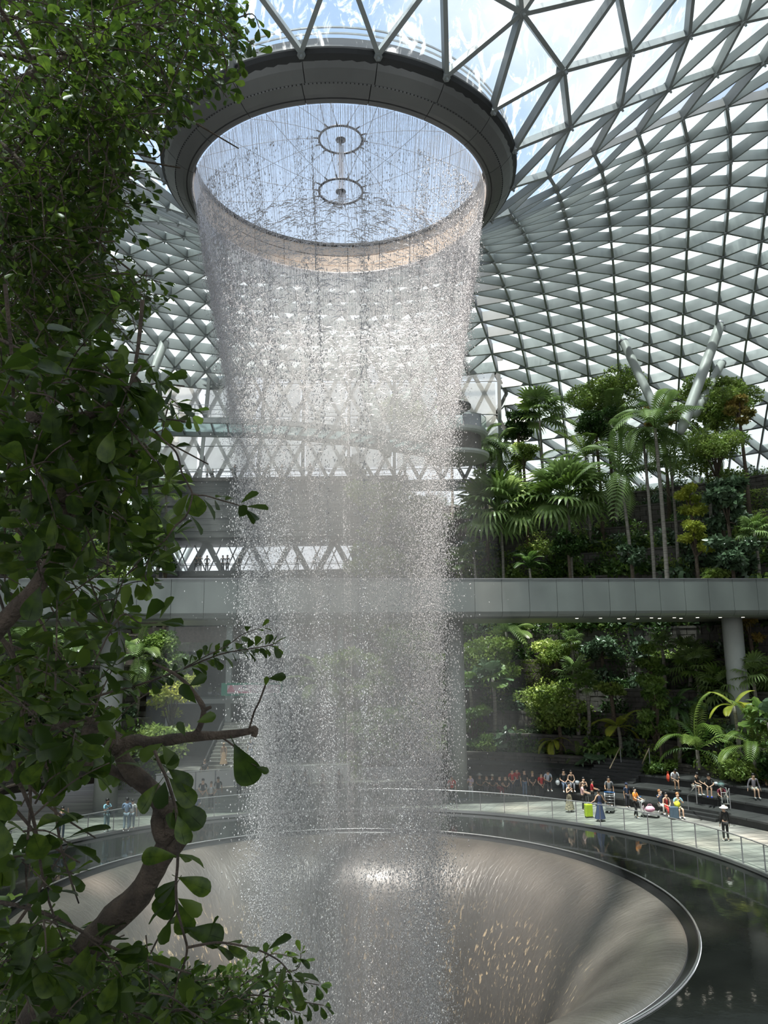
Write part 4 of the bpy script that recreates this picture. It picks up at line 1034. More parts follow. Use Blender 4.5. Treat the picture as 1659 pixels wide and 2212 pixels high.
# threads of water just under the lip
st = MB(); rt = random.Random(3)
for k in range(760):
    a = 2*PI*k/760+rt.uniform(-.004, .004); z = 29.1; l = rt.uniform(1.2, 6.5) if rt.random() < .8 else rt.uniform(6, 9); pts = []; n = max(3, int(l/.5))
    wob = 0
    for q in range(n+1):
        zz = z-l*q/n; wob += rt.uniform(-.012, .012)*q/n*2; r = float(wr(zz))+wob*.7; an = a+wob*.25; pts.append((float(wx(zz))+r*math.cos(an), r*math.sin(an), zz))
    st.tube(pts, [.0095*(1-.55*q/n)*rt.uniform(.5, 1.35) for q in range(n+1)], 3, False)
st.build('water_threads', M_DROP, wf, 'stuff')
# breaking fans of water between the threads
st = MB()
for k in range(4200):
    a = rt.uniform(0, 2*PI); z = 25.8-abs(rt.gauss(0, 2.2)); r = float(wr(z))+rt.uniform(-.12, .08); w = rt.uniform(.06, .22)/r
    P = [(float(wx(z))+r*math.cos(a+w*t), r*math.sin(a+w*t), z-.12*w*r*4*(t*t)) for t in (-1, -.5, 0, .5, 1)]
    st.tube(P, [.004, .012, .016, .012, .004], 3, False)
st.build('breaking_sheets', M_DROP, wf, 'stuff')
# thread of water through the hubs of the wheels
st = MB()
for k in range(26):
    a = rt.uniform(0, 6.28); r = rt.uniform(.02, .17); z0 = 32; st.tube([(r*math.cos(a)*(1+q*.06), r*math.sin(a)*(1+q*.06), z0-q*.42) for q in range(8)], .010, 3, False)
st.build('hub_trickle', M_DROP, wf, 'stuff')
# drifting mist
def mistmat(name, dens):
    m = bpy.data.materials.new(name); m.use_nodes = True; N = m.node_tree.nodes; L = m.node_tree.links; N.clear()
    o = N.new('ShaderNodeOutputMaterial'); v = N.new('ShaderNodeVolumeScatter'); v.inputs['Density'].default_value = dens; v.inputs['Color'].default_value = (.93, .95, .95, 1); v.inputs['Anisotropy'].default_value = .2
    L.new(v.outputs[0], o.inputs['Volume']); return m
ms = empty('mist', (CX, CY, 0), label='thin mist drifting round the waterfall and over the bowl', cat='mist')
def solid(prof, m, name):
    MB().lathe([(.001, prof[0][1])]+prof+[(.001, prof[-1][1])], 48).build(name, m, ms, 'stuff')
solid([(3.0, -8), (3.9, 0), (4.0, 10), (4.7, 18), (4.6, 24)], mistmat('mist_core', .052), 'core_mist')
solid([(5.8, -9), (7.0, -4.6), (9.5, -1.1), (10.5, 1.2), (8, 5), (6.5, 12), (6.0, 22)], mistmat('mist_low', .016), 'low_mist')

# ---------------------------------------------------------------- the level the picture is taken from and an unseen slab added overhead to shade the near tree
up1 = empty('floor_upper', (0, -6, 7.6), kind='structure')
MB().box((0, 0, -.2), (40, 16, .4)).build('terrace_slab', M_DARK, up1)
up2 = empty('ceiling_shade', (0, -6, 16.4), kind='structure')
MB().box((-4, .8, .3), (44, 15, .6)).build('shade_slab', M_CONC, up2)

# ---------------------------------------------------------------- near trees
LN = leafmat('near_leaf', (.075, .135, .016), (.03, .06, .012), .5, rough=.38, scale=3)
LN2 = leafmat('near_leaf_light', (.15, .23, .03), (.06, .11, .02), .5, rough=.35, scale=3)
M_NB = mat('near_bark', (.17, .13, .10), rough=.9, col2=(.075, .06, .05), scale=14, bump=.6, bscale=60)
def near_leaf_mesh(nm, m, curl=.12, wd=.30):
    T = [0, .14, .30, .46, .62, .77, .89, .965, 1]; n = 8; prof = [.004, .07, .15, .225, .285, .30, .25, .14, .0]
    mb = MB(); 
    for k in range(n+1):
        t = T[k]; w = prof[k]*wd/.30; z = -curl*t*t+.02*math.sin(6*t)
        mb.v += [(t, -w, z+.32*w), (t, 0, z), (t, w, z+.32*w)]
    for k in range(n):
        a = 3*k; mb.f += [(a, a+3, a+4, a+1), (a+1, a+4, a+5, a+2)]
    mb.tube([(-.18, 0, 0), (0, 0, 0)], .012, 3, False)
    mb.tube([(0, 0, -.004), (.5, 0, -curl*.25-.006), (.95, 0, -curl*.9-.004)], [.010, .007, .003], 3, False)
    return mb.mesh(nm, m, True)
NLM = [near_leaf_mesh('leaf_a', LN, .10), near_leaf_mesh('leaf_b', LN, .28), near_leaf_mesh('leaf_c', LN2, .18, .34), near_leaf_mesh('leaf_d', LN2, .05, .26)]
SMALL_V = [(0, 0, 0), (.45, .20, .05), (.80, .27, .03), (1, 0, -.10), (.80, -.27, .03), (.45, -.20, .05), (.45, 0, -.01), (.78, 0, -.04), (.96, .14, -.04), (.96, -.14, -.04)]
SMALL_F = [(0, 6, 1), (1, 6, 2), (6, 7, 2), (2, 7, 8), (8, 7, 3), (3, 7, 9), (9, 7, 4), (6, 4, 7), (5, 4, 6), (0, 5, 6)]
class Bush:
    def __init__(s, name, label, base, seed, cat='tree'):
        s.root = empty(name, base, label=label, cat=cat); s.base = Vector(base); s.r = random.Random(seed); s.wood = MB(); s.leaves = []; s.fine = MB()
    def limb(s, P, r0, r1, n=8, fine=False):
        Q = resample(P, max(4, len(P)*3)); rs = [r0+(r1-r0)*k/(len(Q)-1) for k in range(len(Q))]
        rs = [r*s.r.uniform(.93, 1.09) for r in rs] if n > 6 else rs
        (s.fine if fine else s.wood).tube([q-s.base for q in Q], rs, n); return Q
    def leaf(s, p, d, size, up=None):
        r = s.r; d = Vector(d).normalized(); u = (up or Vector((r.gauss(0, .5), r.gauss(0, .5), 1))).normalized()
        y = u.cross(d); y = y.normalized() if y.length > 1e-3 else d.orthogonal().normalized(); z = d.cross(y)
        s.leaves.append((p+d*size*.15, Matrix((d, y, z)).transposed(), size))
    def leafy(s, P, r0, r1, size, gap, k=2, tip=3, droop=.2, n=5):
        r = s.r; Q = s.limb(P, r0, r1, n, True); acc = 0; ln = sum((b-a).length for a, b in zip(Q[:-1], Q[1:])); 
        nxt = ln*.18; acc = 0
        for a, b in zip(Q[:-1], Q[1:]):
            seg = (b-a).length; t = (b-a).normalized() if seg > 1e-6 else Vector((1, 0, 0))
            while nxt < acc+seg:
                p = a.lerp(b, (nxt-acc)/max(seg, 1e-6))
                for q in range(r.choice([1, k, k])):
                    o = Vector((r.gauss(0, 1), r.gauss(0, 1), r.gauss(0, .8))); o = (o-t*o.dot(t)); o.normalize()
                    s.leaf(p, t*.5+o+Vector((0, 0, -droop)), size*r.uniform(.65, 1.2))
                nxt += gap*r.uniform(.7, 1.3)
            acc += seg
        t = (Q[-1]-Q[-2]).normalized()
        for q in range(tip):
            o = Vector((r.gauss(0, .7), r.gauss(0, .7), r.gauss(0, .5))); s.leaf(Q[-1], t+o, size*r.uniform(.8, 1.15))
    def done(s, parts, small=False):
        s.wood.build('branches', M_NB, s.root, smooth=True); s.fine.build('twigs', M_NB, s.root, 'stuff')
        s.leaves.sort(key=lambda l: -l[2]/max(.3, (l[0]-CAM).length))
        vis = [l for l in s.leaves if inview(l[0], 20)]; sel = set(id(l) for l in vis[:parts])
        rest = [l for l in s.leaves if id(l) not in sel]
        for l in vis[:parts]:
            o = link('leaf', s.r.choice(NLM), s.root); o.matrix_local = Matrix.Translation(l[0]-s.base) @ l[1].to_4x4() @ Matrix.Scale(l[2], 4)
        if rest:
            for m_, h in ((LN, 0), (LN2, 1)):
                rr = rest[h::2]
                P = np.array([tuple(l[0]-s.base) for l in rr]); R = np.array([[tuple(row) for row in l[1]] for l in rr]); Z = np.array([l[2] for l in rr])
                V, Fc = scatter_np(SMALL_V, SMALL_F, P, R, Z); link('leaves', npmesh('leaves', V, Fc, m_, True), s.root, 'stuff')
def edge_of(rows, y):
    return float(np.interp(y, [r[0] for r in rows], [r[1] for r in rows]))
# the big leaved tree at the left, two to four metres away
nt_ = Bush('near_tree', 'dark leaved tree at the left close to the viewer, crooked bare branch and large leaves', at(-60, 2600, 3.0), 11)
A = lambda L_, d: [at(x, y, d if not callable(d) else d(i/len(L_))) for i, (x, y) in enumerate(L_)]
nt_.limb(A([(-60, 2600), (-20, 2400), (60, 2230), (120, 2130), (187, 2051), (243, 1986), (300, 1934), (334, 1873), (360, 1825), (349, 1782), (351, 1740), (320, 1700), (285, 1668), (264, 1635), (268, 1608), (292, 1600), (330, 1603), (417, 1591), (480, 1588), (538, 1580)], 3.0), .066, .014, 10)
nt_.limb(A([(538, 1580), (552, 1574), (548, 1590)], 3.0), .013, .012, 7)
nt_.limb(A([(262, 1618), (240, 1598), (205, 1583), (180, 1580)], 3.0), .040, .022, 8)
nt_.limb(A([(351, 1752), (366, 1745), (372, 1765), (368, 1800)], 2.98), .036, .03, 8)
nt_.limb(A([(372, 1840), (398, 1812), (415, 1812)], 2.96), .03, .014, 7)
nt_.limb(A([(417, 1591), (430, 1574), (440, 1534), (425, 1505), (408, 1482), (378, 1456), (330, 1432)], 2.95), .013, .005, 7)
nt_.limb(A([(440, 1534), (456, 1527)], 2.95), .008, .006, 6)
nt_.limb(A([(290, 1690), (240, 1662), (191, 1652), (130, 1647), (69, 1656), (-20, 1640)], 3.05), .020, .014, 8)
nt_.limb(A([(262, 1600), (215, 1570), (170, 1555), (90, 1575), (-20, 1570)], 3.1), .022, .012, 8)
nt_.limb(A([(-60, 1420), (0, 1352), (40, 1310), (89, 1255), (120, 1190), (141, 1119), (134, 1060), (159, 1000), (159, 930), (160, 800)], 2.7), .034, .016, 8)
nt_.limb(A([(141, 1119), (165, 1095), (189, 1071), (230, 1041), (274, 1000), (300, 960)], 2.75), .022, .008, 7)
nt_.limb(A([(60, 900), (160, 905), (240, 870), (300, 818)], 2.6), .02, .012, 7)
lf = .115
nt_.leafy(A([(334, 1621), (345, 1650), (360, 1682), (378, 1740), (382, 1769), (384, 1856), (380, 1910), (382, 1964)], 2.7), .006, .005, lf, .13, 2, 0)
nt_.leafy(A([(382, 1964), (395, 2010), (404, 2047), (398, 2080), (384, 2116), (370, 2180)], 2.7), .005, .003, lf, .13, 2, 2)
nt_.leafy(A([(382, 1964), (360, 2000), (340, 2030), (325, 2060)], 2.75), .004, .003, lf*.9, .12, 2, 2)
nt_.leafy(A([(404, 2047), (440, 2040), (477, 2036), (542, 2047), (580, 2062), (608, 2080), (628, 2105)], 2.65), .005, .002, lf*.85, .075, 2, 3)
nt_.limb(A([(482, 1595), (505, 1612), (534, 1642), (555, 1655)], 2.9), .004, .0025, 5)
def lf_at(x, y, x2, y2, d, size=None, b=nt_):
    p = at(x, y, d); q = at(x2, y2, d-.01); v = q-p; up = -(p-CAM).normalized()+Vector((b.r.gauss(0, .3), 0, .4)); b.leaf(p-v.normalized()*v.length*.15, v, size or v.length, up)
lf_at(505, 1605, 545, 1690, 2.9, .17); lf_at(553, 1656, 580, 1668, 2.9)
nt_.limb(A([(538, 1576), (548, 1540), (560, 1515), (573, 1480)], 3.0), .004, .004, 5)
lf_at(573, 1482, 577, 1462, 3.0); lf_at(580, 1466, 617, 1461, 3.0)
for q in ((345, 1690, 300, 1755), (362, 1660, 415, 1700), (365, 1680, 420, 1740), (378, 1730, 440, 1785), (378, 1735, 385, 1790), (383, 1850, 305, 1850), (384, 1900, 335, 1945), (384, 1905, 340, 1985), (384, 1895, 455, 1925), (384, 1940, 435, 1975), (385, 1950, 405, 2020), (330, 1640, 385, 1640), (350, 1608, 380, 1660), (400, 1590, 385, 1560), (425, 1560, 465, 1545), (425, 1520, 390, 1480), (408, 1482, 445, 1460), (352, 1605, 300, 1640), (240, 1620, 205, 1690), (255, 1600, 215, 1560)):
    lf_at(*q, 2.75)
nt_.leafy(A([(330, 926), (350, 948), (378, 974), (388, 1000), (393, 1022), (408, 1050), (415, 1067), (411, 1090), (404, 1111), (392, 1125), (378, 1137), (356, 1167), (330, 1190)], 2.5), .0035, .003, lf*.75, .07, 2, 2)
nt_.leafy(A([(415, 1067), (430, 1070), (445, 1071), (482, 1082), (505, 1088), (522, 1094)], 2.5), .003, .002, lf*.65, .045, 2, 3)
nt_.leafy(A([(200, 1440), (260, 1330), (300, 1345), (340, 1345)], 2.55), .003, .002, lf*.8, .08, 2, 3)
# fine leaved bough across the middle
nt_.leafy(A([(0, 1560), (70, 1542), (148, 1525), (226, 1499), (304, 1478), (391, 1447), (477, 1413), (551, 1400), (590, 1393)], 3.6), .009, .002, .062, .022, 3, 2)
nt_.leafy(A([(391, 1447), (440, 1420), (490, 1395), (521, 1372), (545, 1362), (564, 1356)], 3.6), .003, .0015, .055, .04, 2, 2)
nt_.limb(A([(551, 1400), (580, 1394), (606, 1388)], 3.6), .002, .001, 4, True)
nt_.leafy(A([(60, 1545), (180, 1500), (230, 1450), (250, 1430)], 3.7), .004, .002, .055, .05, 2, 2)
rowsB = [(760, 120), (800, 290), (850, 400), (900, 425), (960, 370), (1020, 330), (1080, 330), (1160, 350), (1230, 345), (1290, 320), (1350, 300), (1400, 200), (1430, 120), (1490, 170), (1530, 300), (1580, 330), (1640, 210), (1700, 200), (1760, 210), (1800, 190), (1880, 160), (1940, 190), (2010, 210), (2080, 330), (2140, 420), (2220, 470), (2300, 480)]
rb_ = nt_.r
for k in range(430):
    y = rb_.uniform(770, 2280); e = edge_of(rowsB, y); u = rb_.random()**.8; x = -60+(e+40)*u
    if 1215 < y < 1500 and rb_.random() < (.85 if x < 110 else .5): continue
    if 1640 < y < 2040 and rb_.random() < .80: continue
    d = rb_.uniform(2.3, 4.2); p = at(x, y, d); v = Vector((rb_.gauss(.3, 1), rb_.gauss(0, .8), rb_.gauss(-.35, .9))).normalized()*rb_.uniform(.12, .30)
    nt_.leafy([p-v*.5, p+Vector((0, 0, .02)), p+v*.5], .0035, .002, lf*rb_.uniform(.7, 1.05), .055, 2, 2)
for k in range(26):
    y = rb_.uniform(800, 2150); x = rb_.uniform(-40, edge_of(rowsB, y)*.7); d = rb_.uniform(2.6, 3.8); p = at(x, y, d); v = Vector((rb_.gauss(.5, .5), rb_.gauss(0, .4), rb_.gauss(-.5, .6)))*.35
    nt_.limb([p-v, p-v*.3+Vector((.03, 0, .03)), p+v*.4, p+v], .009, .003, 6)
nt_.done(300)
# the hanging canopy above
ct = Bush('canopy_tree', 'dense small leaved canopy hanging over the upper left corner', at(-160, 500, 7.5), 12)
rowsA = [(-40, 500), (0, 510), (30, 540), (70, 530), (110, 500), (160, 470), (200, 430), (240, 360), (300, 300), (350, 290), (400, 280), (450, 275), (490, 240), (530, 215), (570, 195), (610, 300), (640, 340), (665, 270), (700, 250), (740, 170), (790, 120), (850, 60)]
rc = ct.r
for k in range(1500):
    y = rc.uniform(-50, 850); e = edge_of(rowsA, y); u = rc.random()**.75; x = -60+(e+40)*u
    d = rc.uniform(5.0, 8.5); p = at(x, y, d); v = Vector((rc.gauss(.5, .9), rc.gauss(0, .8), rc.gauss(-.45, .7))).normalized()*rc.uniform(.3, .6)
    ct.leafy([p-v*.5, p+Vector((0, 0, .03)), p+v*.5], .005, .003, .088*rc.uniform(.75, 1.15), .085, 2, 2)
for k in range(40):
    y = rc.uniform(0, 780); x = rc.uniform(-40, edge_of(rowsA, y)*.55); p = at(x, y, rc.uniform(5.5, 8)); v = Vector((rc.gauss(.6, .4), rc.gauss(0, .4), rc.gauss(-.2, .4)))*.8
    ct.limb([p-v, p-v*.3+Vector((.05, 0, .06)), p+v*.4, p+v], .022, .006, 6)
for L_ in ([(400, 60), (430, 120), (440, 170), (438, 190)], [(440, 20), (500, 40), (545, 30), (560, 60)], [(470, 60), (510, 110), (515, 150)], [(480, 110), (490, 150), (470, 185)], [(300, 60), (340, 130), (370, 200), (400, 250)], [(330, 200), (360, 240), (380, 262)], [(200, 330), (280, 330), (340, 340), (360, 300)], [(220, 430), (280, 440), (305, 440)], [(150, 640), (250, 620), (320, 605), (350, 612)], [(180, 650), (260, 650), (300, 665)], [(240, 560), (270, 560)]):
    ct.leafy(A(L_, 6.0), .008, .003, .085, .07, 2, 3)
ct.limb(A([(-160, 500), (-40, 420), (80, 380), (180, 330)], 7.2), .09, .03, 8); ct.limb(A([(-160, 500), (-40, 250), (100, 150), (260, 80), (400, 20)], 7.2), .08, .02, 8); ct.limb(A([(-160, 900), (-160, 500), (-120, 100)], 7.5), .12, .09, 8)
ct.limb([at(-160, 900, 7.5), Vector((at(-160, 900, 7.5).x, at(-160, 900, 7.5).y, 7.6))], .13, .12, 8)
ct.done(240)
# small leaved shrub along the bottom
sh = Bush('near_shrub', 'small leaved shrub filling the bottom left edge, grey green leaves', at(200, 2500, 4.0), 13, 'shrub')
rowsC = [(2060, 150), (2090, 350), (2120, 560), (2150, 640), (2180, 600), (2220, 480), (2300, 440)]
rs_ = sh.r
for k in range(430):
    y = rs_.uniform(2075, 2290); e = edge_of(rowsC, y); x = rs_.uniform(-30, e); d = rs_.uniform(3.6, 5.0); p = at(x, y, d); v = Vector((rs_.gauss(.7, .8), rs_.gauss(0, .7), rs_.gauss(.1, .4))).normalized()*rs_.uniform(.15, .35)
    sh.leafy([p-v*.5, p+Vector((0, 0, .01)), p+v*.5], .003, .002, .058*rs_.uniform(.7, 1.2), .04, 2, 2, 0)
for L_ in ([(420, 2170), (520, 2150), (600, 2155), (660, 2165), (700, 2172)], [(500, 2140), (570, 2105), (640, 2095), (650, 2060)], [(560, 2150), (620, 2120), (690, 2128)], [(560, 2080), (590, 2060), (640, 2070)], [(520, 2160), (600, 2175), (650, 2190)]):
    sh.leafy(A(L_, 3.9), .005, .002, .062, .035, 2, 3, 0)
for k in range(14):
    x = rs_.uniform(0, 460); sh.limb(A([(x*.6, 2420), (x*.8, 2260), (x, 2170+rs_.uniform(-20, 30))], 4.2), .012, .004, 6)
sh.done(240)

# ---------------------------------------------------------------- people
SK = {'light': (.62, .40, .28), 'mid': (.45, .27, .17), 'dark': (.20, .11, .07)}
def cm(c, rough=.8): return mat('cloth_%02x%02x%02x' % tuple(int(255*x) for x in c), c, rough=rough, var=.18, scale=9)
def skm(k): return mat('skin_'+k, SK[k], rough=.55, var=.08, scale=6)
HAIR = {'black': (.012, .010, .010), 'brown': (.09, .05, .03), 'ginger': (.40, .18, .07), 'grey': (.3, .3, .3), 'blond': (.4, .28, .14)}
def skinned(name, V, E_, R_, m, parent, root=0, sub=1):
    me = bpy.data.meshes.new(name); me.from_pydata([tuple(v) for v in V], E_, []); me.materials.append(m)
    o = link(name, me, parent); md = o.modifiers.new('skin', 'SKIN'); md.use_smooth_shade = True
    sv = me.skin_vertices[0].data
    for i, r in enumerate(R_): sv[i].radius = (r, r) if not hasattr(r, '__len__') else r; sv[i].use_root = (i == root)
    if sub: s_ = o.modifiers.new('sub', 'SUBSURF'); s_.levels = sub; s_.render_levels = sub
    return o
EYE = None
def person(p, face, pose='stand', h=1.68, skin='light', hair='black', top=(.2, .2, .2), bottom=(.05, .05, .06), label='', group=None, arms='down', sleeve='short',
           legs='long', dress=None, hat=None, longhair=False, female=False, shoes=(.6, .6, .6), lean=0., head=0., bag=None, feet=0):
    """face: degrees, 0 looks at the viewer, 90 looks to the picture's right; p: feet (standing) or the seat point (sitting)"""
    t = empty('person', p, math.radians(face), label, 'person', group)
    J = {}
    sw = .098 if female else .112; hw = .052
    if pose == 'sit': J['pel'] = Vector((0, .02, .055)); seat_z = 0
    else: J['pel'] = Vector((0, 0, .52))
    pz = J['pel'].z; l = math.radians(lean+(6 if pose == 'sit' else 0)); up = Vector((0, -math.sin(l), math.cos(l)))
    J['waist'] = J['pel']+up*.09; J['chest'] = J['pel']+up*.20; J['neck'] = J['pel']+up*.295; J['nk2'] = J['pel']+up*.33+Vector((0, -.006, 0))
    hd = Vector((0, -math.sin(l+math.radians(head)), math.cos(l+math.radians(head))))
    J['jaw'] = J['nk2']+hd*.035+Vector((0, -.012, 0)); J['skull'] = J['nk2']+hd*.085
    for s, n in ((-1, 'l'), (1, 'r')):
        X = Vector((s, 0, 0))
        J['hip'+n] = J['pel']+X*hw+Vector((0, 0, -.02))
        if pose == 'sit':
            J['kn'+n] = J['pel']+X*(.06 if not dress else .04)+Vector((0, -.235, -.02)); J['an'+n] = J['kn'+n]+Vector((0, -.015 if s > 0 else .02, -.235)); J['to'+n] = J['an'+n]+Vector((s*.01, -.085, -.02))
        elif pose == 'walk':
            st = s*.06; J['kn'+n] = Vector((X.x*.05, -.03+st*.6, .275)); J['an'+n] = Vector((X.x*.05, st*1.6, .045)); J['to'+n] = J['an'+n]+Vector((0, -.075, -.025))
        else: J['kn'+n] = Vector((X.x*.056, -.012, .275)); J['an'+n] = Vector((X.x*.062, .01, .045)); J['to'+n] = J['an'+n]+Vector((s*.012, -.075, -.025))
        J['sh'+n] = J['neck']+X*sw+up*-.02
        a = arms if isinstance(arms, str) else arms[0 if s < 0 else 1]
        sh = J['sh'+n]
        el, wr_ = {'down': ((.03, .015, -.165), (.035, -.02, -.32)), 'lap': ((.03, -.03, -.16), (-.05, -.16, -.20)), 'phone': ((.02, -.05, -.15), (-.06, -.16, -.07)),
              'up': ((.04, -.11, -.03), (.0, -.19, .10)), 'hip': ((.09, .02, -.14), (.0, -.02, -.27)), 'fwd': ((.02, -.07, -.14), (.0, -.20, -.17)), 'cross': ((.03, -.02, -.165), (-.09, -.10, -.30)),
              'chest': ((.05, -.05, -.14), (-.06, -.12, -.04)), 'out': ((.08, .0, -.14), (.17, -.05, -.20)), 'brace': ((.05, .05, -.15), (.08, .02, -.29))}[a]
        J['el'+n] = sh+Vector((s*el[0], el[1], el[2])); J['wr'+n] = sh+Vector((s*wr_[0], wr_[1], wr_[2]))
    J = {k: v*h for k, v in J.items()}; q = h/1.7
    # body: one continuous skin surface from feet to crown
    V = []; E_ = []; Rr = []; ix = {}
    def ad(k, v, r, par=None):
        ix[k] = len(V); V.append(v); Rr.append(r*q)
        if par is not None: E_.append((ix[par], ix[k]))
    ad('pel', J['pel'], (.125, .09) if 0 else .105); ad('waist', J['waist'], .095, 'pel'); ad('chest', J['chest'], .115, 'waist'); ad('neck', J['neck'], .062, 'chest'); ad('nk2', J['nk2'], .048, 'neck')
    ad('jaw', J['jaw'], .066, 'nk2'); ad('skull', J['skull'], .088, 'jaw')
    fw = Vector((0, -math.cos(l+math.radians(head)), -math.sin(l+math.radians(head))))
    ad('nose', J['jaw']+hd*.012*h+fw*.092*q, .012, 'jaw')
    for n, s in (('l', -1), ('r', 1)):
        ad('hip'+n, J['hip'+n], .078, 'pel'); ad('kn'+n, J['kn'+n], .052, 'hip'+n); ad('an'+n, J['an'+n], .034, 'kn'+n); ad('to'+n, J['to'+n], .026, 'an'+n)
        ad('sh'+n, J['sh'+n], .046, 'neck'); ad('el'+n, J['el'+n], .034, 'sh'+n); ad('wr'+n, J['wr'+n], .023, 'el'+n)
        d = (J['wr'+n]-J['el'+n]).normalized(); sd = Vector((0, 1, 0)) if abs(d.z) > .6 else Vector((1, 0, 0)); sd = (sd-d*sd.dot(d)).normalized()
        ad('pm'+n, J['wr'+n]+d*.05*q, .026, 'wr'+n)
        for fi, (o_, ln) in enumerate(((-.024, .062), (-.008, .074), (.008, .070), (.024, .055))):
            b_ = J['wr'+n]+d*.085*q+sd*o_*q; c_ = b_+d*ln*.55*q; e_ = c_+(d*.8+fw*.5).normalized()*ln*.5*q
            ad('f%d%s' % (fi, n), b_, .009, 'pm'+n); ad('g%d%s' % (fi, n), c_, .0085, 'f%d%s' % (fi, n)); ad('h%d%s' % (fi, n), e_, .007, 'g%d%s' % (fi, n))
        ad('th'+n, J['wr'+n]+d*.055*q+sd*.045*q*(-1), .010, 'pm'+n)
    body = skinned('body', V, E_, Rr, skm(skin), t)
    # shirt
    if top is not None:
        V = []; E_ = []; Rr = []; ix = {}
        ad('pel', J['pel']+(J['waist']-J['pel'])*.15, .122); ad('waist', J['waist'], .112, 'pel'); ad('chest', J['chest'], .130, 'waist'); ad('neck', J['neck'], .070, 'chest')
        for n in 'lr':
            ad('sh'+n, J['sh'+n], .058, 'neck')
            if sleeve == 'short': ad('el'+n, J['sh'+n].lerp(J['el'+n], .72), .052, 'sh'+n)
            elif sleeve == 'long': ad('el'+n, J['el'+n], .046, 'sh'+n); ad('wr'+n, J['wr'+n], .034, 'el'+n)
            else: V[-1] = tuple(J['neck'].lerp(J['sh'+n], .6)); V[-1] = Vector(V[-1])
        skinned('shirt', V, E_, Rr, cm(top), t)
    # lower garment
    if dress or legs == 'skirt':
        c = dress or bottom; mb = MB(); w0 = J['waist']; hem = J['an'+'r'].z+.04*h if legs != 'mini' else J['knr'].z
        if pose == 'sit':
            hp = (J['hipl']+J['hipr'])/2; kn = (J['knl']+J['knr'])/2; an = (J['anl']+J['anr'])/2
            skinned('skirt', [w0, hp, kn, kn.lerp(an, .75)], [(0, 1), (1, 2), (2, 3)], [.11*q, .16*q, .14*q, .13*q], cm(c), t)
        else:
            z0 = w0.z; zz = [(1.0, .115), (.85, .155), (.6, .19), (.3, .24), (0, .30)]
            b_ = len(mb.v); n_ = 20
            for f_, r in zz:
                for k in range(n_):
                    a = 2*PI*k/n_; rr = r*q*(1+.10*math.sin(a*7+f_*2)*(1-f_)); mb.v.append((rr*math.cos(a), rr*.82*math.sin(a)+w0.y*f_, hem+(z0-hem)*f_))
            for i in range(len(zz)-1):
                for k in range(n_): a = b_+i*n_+k; b2 = b_+i*n_+(k+1) % n_; mb.f.append((a, b2, b2+n_, a+n_))
            mb.build('skirt', c if isinstance(c, bpy.types.Material) else cm(c), t, smooth=True)
    else:
        V = []; E_ = []; Rr = []; ix = {}
        ad('pel', J['pel'], .116)
        for n in 'lr':
            ad('hip'+n, J['hip'+n], .092, 'pel')
            if legs == 'short': ad('kn'+n, J['hip'+n].lerp(J['kn'+n], .78), .082, 'hip'+n)
            else: ad('kn'+n, J['kn'+n], .070, 'hip'+n); ad('an'+n, J['kn'+n].lerp(J['an'+n], .88), .056, 'kn'+n)
        skinned('shorts' if legs == 'short' else 'trousers', V, E_, Rr, cm(bottom), t)
    for n in 'lr':
        mb = MB(); c = (J['an'+n]+J['to'+n])/2; mb.blob((c.x, c.y-.01, c.z-.012*q), (.045*q, .125*q, .045*q), None, 8, 6); mb.build('shoe', cm(shoes), t, smooth=True)
    # hair, eyes, mouth
    sk = J['skull']; Mh = Matrix.Rotation(l+math.radians(head), 3, 'X')
    hm = mat('hair_'+hair, HAIR[hair], rough=.5, var=.2)
    mb = MB(); mb.blob(sk+Mh @ Vector((0, .022*q, .022*q)), (.094*q, .100*q, .094*q), Mh, 12, 9)
    if longhair: mb.tube([sk+Vector((0, .05*q, .01)), sk+Vector((0, .085*q, -.10*q)), sk+Vector((0, .10*q, -.26*q)), sk+Vector((0, .10*q, -.36*q))], [.08*q, .085*q, .075*q, .03*q], 10)
    mb.build('hair', hm, t, smooth=True)
    for s in (-1, 1):
        MB().blob(J['jaw']+hd*.032*h+fw*.080*q+Vector((s*.028*q, 0, 0)), .011*q, None, 6, 5).build('eye', mat('eye_dark', (.02, .015, .012), rough=.2), body)
        MB().blob(J['jaw']+hd*.012*h+Vector((s*.082*q, .012, 0)), (.012*q, .02*q, .03*q), None, 6, 5).build('ear', skm(skin), body, smooth=True)
    MB().blob(J['jaw']-hd*.004*h+fw*.068*q, (.024*q, .012*q, .007*q), None, 8, 5).build('mouth', mat('lips', (.35, .12, .10), rough=.5), body)
    if hat:
        mb = MB(); kind, hc = hat; c = sk+Vector((0, .012, .03*q))
        mb.blob(c+Vector((0, .01, .02*q)), (.105*q, .112*q, .09*q), Mh, 12, 8)
        if kind == 'cap': mb.box(c+Vector((0, -.12*q, .012*q)), (.14*q, .13*q, .015*q))
        if kind == 'brim':
            b_ = len(mb.v); n_ = 20
            for r, z in ((.10, .03), (.20, -.02), (.205, -.035)):
                for k in range(n_): a = 2*PI*k/n_; mb.v.append(tuple(c+Vector((r*q*math.cos(a), r*q*math.sin(a), z*q))))
            for i in range(2):
                for k in range(n_): a = b_+i*n_+k; b2 = b_+i*n_+(k+1) % n_; mb.f.append((a, b2, b2+n_, a+n_))
        mb.build('hat', cm(hc), t, smooth=True)
    if bag == 'phone':
        n = 'r'; MB().box(J['wr'+n]+Vector((0, -.07, .03)), (.075, .012, .15)).build('phone', M_BLACK, t)
    if bag == 'whitephone':
        n = 'l'; MB().box(J['wr'+n]+Vector((0, -.05, .07)), (.08, .012, .16)).build('phone', M_WHITE, t)
